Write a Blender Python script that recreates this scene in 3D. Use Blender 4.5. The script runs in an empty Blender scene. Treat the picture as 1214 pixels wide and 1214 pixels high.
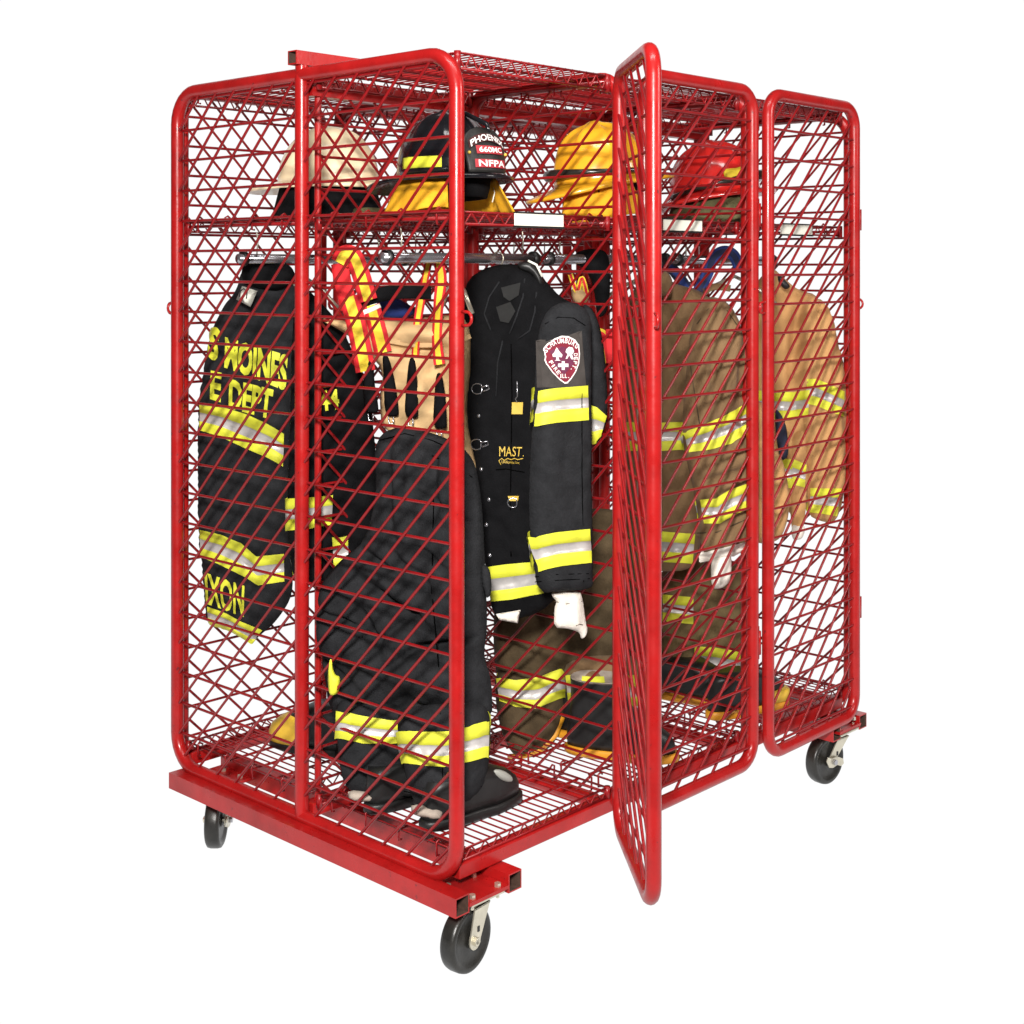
import bpy, bmesh, math, random
import numpy as np
from mathutils import Vector, Matrix, noise
from mathutils.geometry import delaunay_2d_cdt
PI = math.pi
scene = bpy.context.scene
COL = scene.collection

# ------------------------------------------------------------------ camera numbers
CAM = (-2.1376, -2.1495, 1.3738); FPX = 1651.24; PCX, PCY = 607.0, 316.8; YAW = math.radians(-46.8232)
CR = (math.cos(YAW), math.sin(YAW)); CF = (-math.sin(YAW), math.cos(YAW))

def ray(px, py):
    a = (px-PCX)/FPX; b = -(py-PCY)/FPX
    return (CF[0]+a*CR[0], CF[1]+a*CR[1], b)

# ------------------------------------------------------------------ materials
def nt(name):
    m = bpy.data.materials.new(name); m.use_nodes = True
    n = m.node_tree; return m, n, n.nodes['Principled BSDF']

def mat(name, col, rough=.5, metal=0, spec=.5, var=.0, vscale=8, bump=0, bscale=60, coat=0, sheen=0):
    m, n, p = nt(name)
    p.inputs['Roughness'].default_value = rough; p.inputs['Metallic'].default_value = metal
    p.inputs['Specular IOR Level'].default_value = spec
    p.inputs['Coat Weight'].default_value = coat; p.inputs['Coat Roughness'].default_value = .08
    p.inputs['Sheen Weight'].default_value = sheen
    p.inputs['Base Color'].default_value = (*col, 1)
    tc = n.nodes.new('ShaderNodeTexCoord')
    if var > 0:
        t = n.nodes.new('ShaderNodeTexNoise'); t.inputs['Scale'].default_value = vscale; t.inputs['Detail'].default_value = 5
        t.inputs['Roughness'].default_value = .65
        n.links.new(tc.outputs['Object'], t.inputs['Vector'])
        r = n.nodes.new('ShaderNodeValToRGB')
        r.color_ramp.elements[0].position = .3; r.color_ramp.elements[1].position = .72
        r.color_ramp.elements[0].color = (*[c*(1-var) for c in col], 1)
        r.color_ramp.elements[1].color = (*[min(1, c*(1+var)) for c in col], 1)
        n.links.new(t.outputs['Fac'], r.inputs['Fac']); n.links.new(r.outputs['Color'], p.inputs['Base Color'])
    if bump > 0:
        t = n.nodes.new('ShaderNodeTexNoise'); t.inputs['Scale'].default_value = bscale; t.inputs['Detail'].default_value = 4
        n.links.new(tc.outputs['Object'], t.inputs['Vector'])
        b = n.nodes.new('ShaderNodeBump'); b.inputs['Strength'].default_value = bump; b.inputs['Distance'].default_value = .004
        n.links.new(t.outputs['Fac'], b.inputs['Height']); n.links.new(b.outputs['Normal'], p.inputs['Normal'])
    return m

M = {}
def enamel(name, col, rough):
    m, n, p = nt(name); L = n.links.new
    tc = n.nodes.new('ShaderNodeTexCoord')
    a = n.nodes.new('ShaderNodeTexNoise'); a.inputs['Scale'].default_value = 7; a.inputs['Detail'].default_value = 6; a.inputs['Roughness'].default_value = .7
    L(tc.outputs['Object'], a.inputs['Vector'])
    r = n.nodes.new('ShaderNodeValToRGB'); r.color_ramp.elements[0].position = .32; r.color_ramp.elements[1].position = .7
    r.color_ramp.elements[0].color = (*[c*.72 for c in col], 1); r.color_ramp.elements[1].color = (*[c*1.12 for c in col], 1)
    L(a.outputs['Fac'], r.inputs['Fac'])
    # small chips and dusty scuffs
    b = n.nodes.new('ShaderNodeTexNoise'); b.inputs['Scale'].default_value = 60; b.inputs['Detail'].default_value = 3
    L(tc.outputs['Object'], b.inputs['Vector'])
    rb = n.nodes.new('ShaderNodeValToRGB'); rb.color_ramp.elements[0].position = .70; rb.color_ramp.elements[1].position = .76
    L(b.outputs['Fac'], rb.inputs['Fac'])
    mx = n.nodes.new('ShaderNodeMixRGB'); mx.inputs[2].default_value = (col[0]*.35, .010, .012, 1)
    L(rb.outputs['Color'], mx.inputs[0]); L(r.outputs['Color'], mx.inputs[1]); L(mx.outputs[0], p.inputs['Base Color'])
    rr = n.nodes.new('ShaderNodeMapRange'); rr.inputs['From Min'].default_value = .3; rr.inputs['From Max'].default_value = .7
    rr.inputs['To Min'].default_value = rough-.06; rr.inputs['To Max'].default_value = rough+.14
    c = n.nodes.new('ShaderNodeTexNoise'); c.inputs['Scale'].default_value = 22; c.inputs['Detail'].default_value = 5
    L(tc.outputs['Object'], c.inputs['Vector']); L(c.outputs['Fac'], rr.inputs['Value']); L(rr.outputs[0], p.inputs['Roughness'])
    bu = n.nodes.new('ShaderNodeBump'); bu.inputs['Strength'].default_value = .10; bu.inputs['Distance'].default_value = .003
    d = n.nodes.new('ShaderNodeTexNoise'); d.inputs['Scale'].default_value = 90; L(tc.outputs['Object'], d.inputs['Vector'])
    L(d.outputs['Fac'], bu.inputs['Height']); L(bu.outputs['Normal'], p.inputs['Normal'])
    p.inputs['Specular IOR Level'].default_value = .36; p.inputs['Coat Weight'].default_value = .12; p.inputs['Coat Roughness'].default_value = .12
    return m
M['red'] = enamel('red_enamel', (.375, .0090, .0090), .30)
M['redwire'] = enamel('red_enamel_wire', (.25, .0058, .0080), .33)
M['black'] = mat('charcoal_cloth', (.0195, .0200, .0220), .9, spec=.10, var=.28, vscale=30, bump=.6, bscale=220)
M['deepblack'] = mat('black_cloth', (.0060, .0060, .0068), .9, spec=.08, var=.25, vscale=26, bump=.4, bscale=220)
M['lime'] = mat('lime_trim', (.66, .67, .045), .55, spec=.3, var=.07, vscale=20, bump=.15, bscale=260)
M['silver'] = mat('silver_trim', (.50, .475, .46), .36, metal=.2, spec=.6, var=.2, vscale=14, bump=.1, bscale=150)
M['brown'] = mat('brown_cloth', (.205, .125, .062), .9, spec=.15, var=.22, vscale=5, bump=.5, bscale=200, sheen=.05)
M['tan'] = mat('tan_cloth', (.54, .295, .12), .88, spec=.15, var=.16, vscale=5, bump=.4, bscale=200, sheen=.05)
M['cream'] = mat('cream_lining', (.60, .40, .20), .85, spec=.15, var=.2, vscale=9, bump=.3, bscale=120)
M['white'] = mat('white_knit', (.80, .74, .66), .85, spec=.15, var=.08, vscale=30, bump=.6, bscale=300)
M['paper'] = mat('white_plate', (.82, .82, .72), .4, var=.03, vscale=6)
M['helmblack'] = mat('gloss_black_shell', (.008, .008, .010), .16, spec=.35, coat=.15)
M['helmyellow'] = mat('yellow_shell', (.78, .37, .018), .22, spec=.5, coat=.4, var=.06, vscale=9)
M['helmred'] = mat('red_shell', (.58, .018, .015), .2, spec=.5, coat=.5)
M['helmwhite'] = mat('cream_shell', (.90, .73, .48), .25, spec=.5, coat=.4, var=.05, vscale=7)
M['amber'] = mat('amber_cloth', (.72, .36, .02), .8, spec=.15, var=.2, vscale=14, bump=.3, bscale=160)
M['rubber'] = mat('black_rubber', (.011, .011, .011), .42, spec=.4, var=.3, vscale=25)
M['orange'] = mat('orange_rubber', (.70, .30, .015), .5, var=.12, vscale=20)
M['yellowrub'] = mat('yellow_rubber', (.72, .45, .04), .5, var=.15, vscale=20)
M['zinc'] = mat('zinc_plate', (.62, .58, .47), .3, metal=.75, spec=.5, var=.15, vscale=25, bump=.05, bscale=80)
M['chrome'] = mat('chrome', (.42, .42, .45), .2, metal=.85)
M['strapred'] = mat('red_webbing', (.62, .012, .018), .8, var=.12, vscale=30, bump=.3, bscale=300)
M['strapyel'] = mat('yellow_webbing', (.80, .58, .03), .75, var=.08, vscale=30, bump=.3, bscale=300)
M['blue'] = mat('blue_webbing', (.012, .035, .19), .8, var=.2, vscale=30)
M['badge'] = mat('grey_badge', (.30, .30, .27), .5)
M['greylin'] = mat('pale_boot_lining', (.36, .30, .25), .85, var=.25, vscale=30)
M['navy'] = mat('navy_cloth', (.010, .013, .035), .85, var=.3, vscale=30)
M['olive'] = mat('olive_cloth', (.10, .09, .035), .85, var=.3, vscale=40, bump=.5, bscale=200)
M['maroon'] = mat('maroon_embroidery', (.20, .010, .028), .8, var=.15, vscale=90, bump=.4, bscale=500)
M['indigo'] = mat('plum_embroidery', (.13, .018, .055), .8, var=.2, vscale=90)
M['threadwhite'] = mat('white_embroidery', (.80, .76, .73), .8)
M['gold'] = mat('gold_thread', (.62, .42, .06), .6)
M['glassdark'] = mat('dark_goggle', (.02, .018, .015), .15, spec=.6)
M['tubeinside'] = mat('raw_tube_inside', (.06, .03, .02), .8, var=.4, vscale=60)
M['cavity'] = mat('dark_lining', (.05, .008, .008), .8, var=.2, vscale=30)

# ------------------------------------------------------------------ object helpers
def thing(name, label, cat, loc, group=None):
    o = bpy.data.objects.new(name, None); COL.objects.link(o); o.location = loc; o.empty_display_size = .1
    o['label'] = label; o['category'] = cat
    if group: o['group'] = group
    return o

def worldloc(o):
    v = Vector((0, 0, 0))
    while o is not None:
        v = v + Vector(o.location); o = o.parent
    return v

def link(name, bm, mats, parent=None, smooth=True, loc=None):
    """bm is in world coordinates; stored relative to parent (parents are unrotated)"""
    me = bpy.data.meshes.new(name)
    base = worldloc(parent) if parent is not None else Vector((0, 0, 0))
    if loc is not None:
        l = Vector(loc)
    else:
        l = base
    bmesh.ops.translate(bm, verts=bm.verts[:], vec=-l)
    bmesh.ops.recalc_face_normals(bm, faces=bm.faces[:])
    bm.to_mesh(me); bm.free()
    if not isinstance(mats, (list, tuple)): mats = [mats]
    for m in mats: me.materials.append(m)
    if smooth:
        me.polygons.foreach_set('use_smooth', [True]*len(me.polygons))
    o = bpy.data.objects.new(name, me); COL.objects.link(o)
    if parent is not None: o.parent = parent
    o.location = l-base
    return o

def cyl(bm, a, b, r, n=6, cap=False, mi=0):
    a = Vector(a); b = Vector(b); d = b-a
    if d.length < 1e-5: return
    d.normalize()
    x = d.orthogonal().normalized(); y = d.cross(x)
    A = []; B = []
    for i in range(n):
        t = 2*PI*i/n; o = x*math.cos(t)*r+y*math.sin(t)*r
        A.append(bm.verts.new(a+o)); B.append(bm.verts.new(b+o))
    for i in range(n):
        j = (i+1) % n; f = bm.faces.new((A[i], A[j], B[j], B[i])); f.material_index = mi
    if cap:
        bm.faces.new(A[::-1]).material_index = mi; bm.faces.new(B).material_index = mi

def tube(bm, pts, r, n=12, closed=False, mi=0, cap=True):
    pts = [Vector(p) for p in pts]; N = len(pts)
    rings = []
    T0 = None; X = None
    for i in range(N):
        if closed: t = (pts[(i+1) % N]-pts[i-1]).normalized()
        else: t = (pts[min(i+1, N-1)]-pts[max(i-1, 0)]).normalized()
        if X is None: X = t.orthogonal().normalized()
        else:
            X = (X-t*X.dot(t)).normalized()
        Y = t.cross(X)
        rr = r[i] if isinstance(r, (list, tuple)) else r
        rings.append([bm.verts.new(pts[i]+(X*math.cos(2*PI*k/n)+Y*math.sin(2*PI*k/n))*rr) for k in range(n)])
    m = N if closed else N-1
    for i in range(m):
        a = rings[i]; b = rings[(i+1) % N]; off = 0
        if closed and i == N-1:
            off = min(range(n), key=lambda k: (b[k].co-a[0].co).length)
        for k in range(n):
            f = bm.faces.new((a[k], a[(k+1) % n], b[(k+1+off) % n], b[(k+off) % n])); f.material_index = mi
    if cap and not closed:
        bm.faces.new(rings[0][::-1]).material_index = mi; bm.faces.new(rings[-1]).material_index = mi

def box(bm, lo, hi, mi=0, rot=None, c=None, bev=0):
    vs = []
    for z in (lo[2], hi[2]):
        for y in (lo[1], hi[1]):
            for x in (lo[0], hi[0]):
                p = Vector((x, y, z))
                if rot is not None: p = rot @ p
                if c is not None: p += Vector(c)
                vs.append(bm.verts.new(p))
    fs = []
    for q in ((0, 1, 3, 2), (4, 6, 7, 5), (0, 4, 5, 1), (2, 3, 7, 6), (0, 2, 6, 4), (1, 5, 7, 3)):
        f = bm.faces.new([vs[i] for i in q]); f.material_index = mi; fs.append(f)
    if bev:
        es = {e for f in fs for e in f.edges}
        bmesh.ops.bevel(bm, geom=list(es), offset=bev, segments=2, affect='EDGES', profile=.5)
    return fs

def rrect(w, h, rc, seg=7):
    P = []
    for cx, cy, a0 in ((w-rc, rc, -PI/2), (w-rc, h-rc, 0), (rc, h-rc, PI/2), (rc, rc, PI)):
        for i in range(seg+1):
            a = a0+PI/2*i/seg; P.append((cx+rc*math.cos(a), cy+rc*math.sin(a)))
    return P

def clipline(p, d, poly):
    t0, t1 = -1e9, 1e9
    N = len(poly)
    for i in range(N):
        a = poly[i]; b = poly[(i+1) % N]
        nx, ny = -(b[1]-a[1]), (b[0]-a[0])      # inward for ccw
        den = nx*d[0]+ny*d[1]; num = nx*(p[0]-a[0])+ny*(p[1]-a[1])
        if abs(den) < 1e-9:
            if num < 0: return None
            continue
        t = -num/den
        if den > 0: t0 = max(t0, t)
        else: t1 = min(t1, t)
    if t1-t0 < .01: return None
    return t0, t1

def meshpanel(bm, O, U, w, h, rc, rise, off=.0, r=.0037, sp=.0815, slope=1.0, z0=.055, gap=0, nn=None):
    """horizontal wires and one set of diagonals; rise=+1 climbs along +U"""
    O = Vector(O); U = Vector(U); Z = Vector((0, 0, 1)); poly = rrect(w, h, rc)
    n = nn or U.cross(Z)
    z = z0
    while z < h:
        c = clipline((0, z), (1, 0), poly)
        if c:
            for e_ in c: cyl(bm, O+U*(e_-.006)+Z*(z+.001)-n*r*.4, O+U*(e_+.006)+Z*(z-.001)-n*r*.4, r*1.75, 8, True)
            cyl(bm, O+U*c[0]+Z*z-n*r, O+U*c[1]+Z*z-n*r, r, 8)
        z += sp
    z = z0-w*slope*1.2-sp*2
    while z < h+w*slope+sp:
        d = (1, slope*rise); p = (w if rise > 0 else 0, z)
        c = clipline(p, d, poly)
        if c:
            a = (p[0]+d[0]*c[0], p[1]+d[1]*c[0]); b = (p[0]+d[0]*c[1], p[1]+d[1]*c[1])
            cyl(bm, O+U*a[0]+Z*a[1]+n*r, O+U*b[0]+Z*b[1]+n*r, r, 8)
        z += sp

def framebm(O, U, w, h, rc, r=.0172):
    bm = bmesh.new(); O = Vector(O); U = Vector(U); Z = Vector((0, 0, 1))
    tube(bm, [O+U*a+Z*b for a, b in rrect(w, h, rc)], r, 14, closed=True)
    return bm

def hasp(bm, p, d, s=.018):
    """flat loop of rod standing out from a post, in the plane of d and z"""
    p = Vector(p); d = Vector(d); Z = Vector((0, 0, 1)); h = s*.62
    pts = [p+Z*h, p+d*s*.6+Z*h]
    for i in range(1, 6):
        a = PI/2-PI*i/6; pts.append(p+d*(s*.6+h*math.cos(a))+Z*h*math.sin(a))
    pts += [p+d*s*.6-Z*h, p-Z*h]
    tube(bm, pts, .0036, 8)

# ================================================================== RACK
ZB, ZT = .028, 1.845              # centre lines of the tube frames
YF, YM, YR = .022, .5625, 1.103
XN, XD1, XD2, XE = 0.0, .565, 1.13, 1.69
rack = thing('gear_rack', 'red double-sided wire mesh locker rack on black casters, one door swung open', 'locker rack', (.845, .5625, -.172))
H = ZT-ZB
# end panels
for X in (XN, XE):
    bm = framebm((X, YR, ZB), (0, -1, 0), YR-YF, H, .085)
    cyl(bm, (X, YM, ZB), (X, YM, ZT), .0175, 14)
    cyl(bm, (X, YM, ZT), (X, YM, 1.868), .0165, 14)
    ep = link('end_panel', bm, M['red'], rack)
    bm = bmesh.new(); meshpanel(bm, (X, YR, ZB), (0, -1, 0), YR-YF, H, .085, +1, z0=.085 if X == 0 else .05)
    link('wire_mesh', bm, M['redwire'], ep)
    for y, d in ((YF-.017, -1), (YR+.017, 1)):
        bm = bmesh.new(); hasp(bm, (X, y, 1.262), (0, d, 0), .024); link('hasp_loop', bm, M['red'], ep)
# dividers
for X in (XD1, XD2):
    for (a, b) in ((YM-.03, YF), (YR, YM+.03)):
        dp = link('divider_panel', framebm((X, a, ZB), (0, -1, 0), a-b, H, .06), M['red'], rack)
        bm = bmesh.new(); meshpanel(bm, (X, a, ZB), (0, -1, 0), a-b, H, .06, +1, z0=.03)
        link('wire_mesh', bm, M['redwire'], dp)
        bm = bmesh.new(); hasp(bm, (X, (b-.017) if b == YF else (a+.017), 1.262), (0, -1 if b == YF else 1, 0), .024)
        link('hasp_loop', bm, M['red'], dp)
# centre posts, top beam, partition mesh
for X in (.050, XD1+.010, XD2, XE-.045):
    bm = bmesh.new(); cyl(bm, (X, YM, .03), (X, YM, 1.868), .0085 if X in (.050, XE-.045) else .016, 14, True); link('centre_post', bm, M['red'], rack, False)
bm = bmesh.new()
def sqtube(bm, A, B, s, wall=.003, axis=0):
    """hollow square tube along axis 0 (x) or 1 (y); A,B = centre ends"""
    A = Vector(A); B = Vector(B); d = (B-A).normalized()
    U = Vector((0, 1, 0)) if axis == 0 else Vector((1, 0, 0)); Z = Vector((0, 0, 1)); h = s/2
    rings = []
    for c, k, m in ((A, h, 0), (B, h, 0), (B, h-wall, 1), (B-d*.25, h-wall, 1), (A+d*.25, h-wall, 1), (A, h-wall, 1)):
        rings.append([bm.verts.new(c+U*k*a+Z*k*b) for a, b in ((-1, -1), (1, -1), (1, 1), (-1, 1))])
    def br(i, j, m):
        for k in range(4):
            f = bm.faces.new((rings[i][k], rings[i][(k+1) % 4], rings[j][(k+1) % 4], rings[j][k])); f.material_index = m
    br(0, 1, 0); br(1, 2, 0); br(2, 3, 1); br(4, 5, 1); br(5, 0, 0)
    bm.faces.new(rings[3]).material_index = 1; bm.faces.new(rings[4]).material_index = 1
sqtube(bm, (-.030, YM, 1.885), (1.720, YM, 1.885), .034, axis=0)
link('top_beam', bm, [M['red'], M['tubeinside']], rack, False)
for a, b in ((XN, XD1), (XD1, XD2), (XD2, XE)):
    bm = bmesh.new()
    box(bm, (a+.02, YM-.016, 1.795), (b-.02, YM+.016, 1.835))
    pp = link('partition_panel', bm, M['red'], rack, False)
    bm = bmesh.new(); meshpanel(bm, (a+.056 if a == XN else a+.03, YM, .04), (1, 0, 0), b-a-(.086 if a == XN else .06), 1.78, .004, -1, z0=.06)
    link('wire_mesh', bm, M['redwire'], pp)

# doors: hinge point, direction from hinge to free edge
def door(hinge, ang, out, z0=ZB-.010, z1=ZT+.012, W=.488, meshz=.06, rise=-1):
    """ang: direction hinge->free (radians); out: +1 if outside normal is U x Z"""
    U = Vector((math.cos(ang), math.sin(ang), 0)); O = Vector((hinge[0], hinge[1], z0))
    h = z1-z0
    N = U.cross(Vector((0, 0, 1)))*out
    d = link('door', framebm(O, U, W, h, .062), M['red'], rack, loc=O)
    bm = bmesh.new(); meshpanel(bm, O, U, W, h, .062, rise, z0=meshz)
    link('wire_mesh', bm, M['redwire'], d)
    for z in (.32, 1.50):
        bm = bmesh.new(); q = O+Vector((0, 0, z))-U*.026
        tube(bm, [q-Vector((0, 0, .032)), q+Vector((0, 0, .032))], .0095, 10)
        cyl(bm, q-Vector((0, 0, .045)), q+Vector((0, 0, .045)), .005, 8, True)
        box(bm, (-.02, -.003, -.028), (.022, .003, .028), rot=Matrix.Rotation(ang, 3, 'Z'), c=q+U*.012)
        link('hinge', bm, M['red'], d)
    bm = bmesh.new(); q = O+U*(W+.017)+Vector((0, 0, 1.262-z0)); hasp(bm, q, U, .024)
    link('hasp_loop', bm, M['red'], d)
    return d
YDF = -.014
opend = door((.509, YDF-.01), math.atan2(-.309, -.275), 1, W=.435, z1=ZT-.002)
opend['label'] = 'door swung wide open'
door((1.103, YDF), PI+.0, 1, W=.482, meshz=.045)
door((1.657, YDF), PI+.015, 1, W=.487, meshz=.03)
YDR = YR+.036
for a in (.527, 1.092, 1.657):
    door((a, YDR), PI, -1, W=.487, rise=1)

# wire shelves
def shelf(x0, x1, y0, y1, zt, dz, plate=False, pl0=0, front=-1):
    bm = bmesh.new(); r = .0032
    tube(bm, [(x0, y0, zt), (x1, y0, zt), (x1, y1, zt), (x0, y1, zt)], r, 8, closed=True)
    for yy in (y0, y1): cyl(bm, (x0, yy, zt-dz), (x1, yy, zt-dz), r, 8, True)
    if zt > 1:
        for xx in (x0, x1): cyl(bm, (xx, y0, zt-.013), (xx, y1, zt-.013), .0045, 8, True)
    def zig(a, b):
        a = Vector(a); b = Vector(b); L = (b-a).length; n = max(2, int(L/.042)); d = (b-a)/n
        for i in range(n):
            cyl(bm, a+d*i, a+d*(i+.5)-Vector((0, 0, dz)), .002); cyl(bm, a+d*(i+.5)-Vector((0, 0, dz)), a+d*(i+1), .002)
    zig((x0, y0, zt), (x1, y0, zt)); zig((x0, y1, zt), (x1, y1, zt))
    n = int((x1-x0)/.0255)
    for i in range(1, n):
        x = x0+(x1-x0)*i/n; cyl(bm, (x, y0, zt+.002), (x, y1, zt+.002), .0021 if zt < 1 else .0017)
    for k in (.2, .4, .6, .8):
        y = y0+(y1-y0)*k; cyl(bm, (x0, y, zt-.003), (x1, y, zt-.003), .0036)
    # side hooks over the end panels' wires
    for xx, s in ((x0, -1), (x1, 1)):
        for k in (.12, .38, .62, .88):
            y = y0+(y1-y0)*k
            tube(bm, [(xx, y, zt-dz), (xx+s*.008, y, zt-dz), (xx+s*.009, y, zt+.008), (xx+s*.001, y, zt+.012), (xx-s*.007, y, zt+.006)], .0027, 6)
    for cx, cy in ((x0, y0), (x1, y0), (x0, y1), (x1, y1)):
        cyl(bm, (cx, cy, zt-dz-.006), (cx, cy, zt+.004), .008, 10, True)
    o = link('wire_shelf', bm, M['redwire'], rack)
    if plate:
        b2 = bmesh.new(); box(b2, (pl0, y0-.009, zt-.026), (pl0+.168, y0-.005, zt+.002), 0)
        box(b2, (pl0-.002, y0-.012, zt-.031), (pl0+.170, y0-.004, zt-.0265), 1); box(b2, (pl0-.002, y0-.012, zt+.0025), (pl0+.170, y0-.004, zt+.0055), 1)
        link('name_plate', b2, [M['paper'], M['rubber']], o, False)
    return o
bays = ((XN+.022, XD1-.022, .200), (XD1+.022, XD2-.022, .765), (XD2+.022, XE-.022, 1.325))
for (a, b, p) in bays:
    for y0, y1, f in ((.042, YM-.04, 1), (YM+.04, YR-.02, 0)):
        shelf(a, b, y0, y1, .083, .023)
        shelf(a, b, y0, y1, 1.496, .026, bool(f), p)
        shelf(a, b, y0, y1, 1.848, .034)
        # coat rod
        bm = bmesh.new(); ym = (y0+y1)/2+(.0 if f else 0)
        cyl(bm, (a-.01, ym, 1.396), (b+.01, ym, 1.396), .0125, 16, True)
        rod = link('coat_rod', bm, M['chrome'], rack)
        for xx in (a+.002, b-.014):
            bm = bmesh.new(); cyl(bm, (xx, ym, 1.396), (xx+.012, ym, 1.396), .019, 16, True); link('end_cap', bm, M['rubber'], rod)
        for xx in (a+.05, b-.05):
            bm = bmesh.new(); tube(bm, [(xx, ym, 1.408), (xx+.003, ym, 1.44), (xx, ym, 1.466)], .0022, 6); link('rod_hanger', bm, M['zinc'], rod)
# base
for X, dz in ((-.026, 0), (.140, 0), (1.696, -.012), (1.540, -.012)):
    bm = bmesh.new(); sqtube(bm, (X, -.022, dz), (X, 1.072, dz), .042, axis=1)
    link('cross_beam', bm, [M['red'], M['tubeinside']], rack, False)
for Y in (.052, YM, 1.083):
    bm = bmesh.new(); box(bm, (.020, Y-.019, .0235), (1.670, Y+.019, .0570), bev=.003); link('long_beam', bm, M['red'], rack, False)
for cx in (.0560, 1.6180):
    for cy in (.030, .99):
        bm = bmesh.new(); y0, y1 = (-.024, .115) if cy < .5 else (.93, 1.07)
        box(bm, (cx-.062, y0, -.009 if cx < 1 else -.020), (cx+.062, y1, -.001 if cx < 1 else -.012)); cp = link('corner_plate', bm, M['red'], rack, False)
        for dx in (-.04, .04):
            for dy in (-.040, .036):
                bm = bmesh.new(); cyl(bm, (cx+dx, cy+dy, -.001), (cx+dx, cy+dy, .007), .0078, 6, True); cyl(bm, (cx+dx, cy+dy, -.026), (cx+dx, cy+dy, -.009), .004, 8, True)
                link('bolt', bm, M['zinc'], cp, False)

def caster(cx, cy, ax, brake=False, trail=.03, top=-.0095):
    """ax: angle of the wheel axle direction (world), pointing to the visible side"""
    A = Vector((math.cos(ax), math.sin(ax), 0)); D = Vector((A.y, -A.x, 0))*1.0   # trailing direction
    zc = -.172+.0715; C = Vector((cx, cy, 0))+D*trail; C.z = zc
    bm = bmesh.new(); R = Matrix.Rotation(0, 3, 'Z')
    box(bm, (cx-.052, cy-.045, top-.006), (cx+.052, cy+.048, top), bev=.0015)
    cs = link('caster', bm, M['zinc'], rack, False)
    bm = bmesh.new(); cyl(bm, (cx, cy, top-.018), (cx, cy, top-.006), .026, 20, True)
    # fork: crown and two tapered legs
    W = .027
    crown = [Vector((cx, cy, top-.021))+A*(a*W)+D*b for a, b in ((-1, -.024), (1, -.024), (1, .03), (-1, .03))]
    low = [v-Vector((0, 0, .004)) for v in crown]
    vs = [bm.verts.new(v) for v in crown+low]
    for q in ((0, 1, 2, 3), (7, 6, 5, 4), (0, 4, 5, 1), (1, 5, 6, 2), (2, 6, 7, 3), (3, 7, 4, 0)): bm.faces.new([vs[i] for i in q])
    for s in (-1, 1):
        prof = [(Vector((cx, cy, top-.021))+D*-.024), (Vector((cx, cy, top-.021))+D*.03)]
        N = 9; ring = []
        cen = C.copy()
        pts = [prof[0], prof[1]]
        for i in range(N):
            a = PI*i/(N-1); pts.append(cen+D*(.019*math.cos(a))+Vector((0, 0, -.019*math.sin(a))))
        f1 = [bm.verts.new(p+A*(s*W)) for p in pts]; f2 = [bm.verts.new(p+A*(s*(W-.0035))) for p in pts]
        bm.faces.new(f1); bm.faces.new(f2[::-1])
        for i in range(len(pts)):
            j = (i+1) % len(pts); bm.faces.new((f1[i], f1[j], f2[j], f2[i]))
        mid = (Vector((cx, cy, top-.021))+cen)/2+D*.004-Vector((0, 0, .012))
    link('fork', bm, M['zinc'], cs, False)
    bm = bmesh.new()
    for s in (1,):
        rot = Matrix.Rotation(ax, 3, 'Z')
        box(bm, (W+.0001, -.0035, -.006), (W+.0012, .0035, .006), rot=rot, c=mid)
    link('fork_slot', bm, M['rubber'], cs, False)
    # wheel
    bm = bmesh.new(); prof = [(.0, .010), (.012, .016), (.022, .0135), (.044, .012), (.049, .0165), (.0555, .0175), (.060, .0145), (.0615, .008), (.0615, -.008), (.060, -.0145), (.0555, -.0175), (.049, -.0165), (.044, -.012), (.022, -.0135), (.012, -.016), (0, -.010)]
    prof = [(r_*1.163, w_*1.12) for r_, w_ in prof]
    n = 48; rings = []
    for (r, w) in prof:
        rings.append([bm.verts.new(C+A*w+(D*math.cos(2*PI*k/n)+Vector((0, 0, 1))*math.sin(2*PI*k/n))*max(r, 1e-4)) for k in range(n)])
    for i in range(len(rings)-1):
        for k in range(n): bm.faces.new((rings[i][k], rings[i][(k+1) % n], rings[i+1][(k+1) % n], rings[i+1][k]))
    link('wheel', bm, M['rubber2'], cs)
    bm = bmesh.new(); cyl(bm, C-A*.036, C+A*.034, .0055, 10, True); cyl(bm, C+A*.0272, C+A*.034, .0095, 6, True); cyl(bm, C-A*.034, C-A*.0272, .0095, 6, True)
    link('axle_bolt', bm, M['zinc'], cs, False)
    if brake:
        bm = bmesh.new()
        q = [(-.030, .020), (-.036, .008), (-.024, -.012), (-.006, -.016), (.014, -.012), (.034, -.020), (.046, -.014), (.043, .000), (.022, .010), (.004, .013), (-.012, .012)]
        f = [bm.verts.new(C+A*.036+(-D)*a+Vector((0, 0, b))) for a, b in q]; g = [bm.verts.new(C+A*.0335+(-D)*a+Vector((0, 0, b))) for a, b in q]
        bm.faces.new(f); bm.faces.new(g[::-1])
        for i in range(len(q)): bm.faces.new((f[i], f[(i+1) % len(q)], g[(i+1) % len(q)], g[i]))
        link('brake_lever', bm, M['zinc'], cs, False)
        bm = bmesh.new(); cyl(bm, C+A*.0365, C+A*.043, .0085, 6, True); link('brake_nut', bm, M['chrome'], cs, False)
M['rubber2'] = mat('black_wheel', (.016, .015, .013), .36, spec=.45, var=.5, vscale=22, bump=.15, bscale=90)
caster(.0560, .024, math.radians(-83), trail=.030)
caster(1.6100, .018, math.radians(-97), True, trail=.060, top=-.0205)
caster(.0560, .99, math.radians(-47), True, trail=.030)
caster(1.6180, 1.0, math.radians(-60), trail=.02, top=-.0205)

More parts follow.
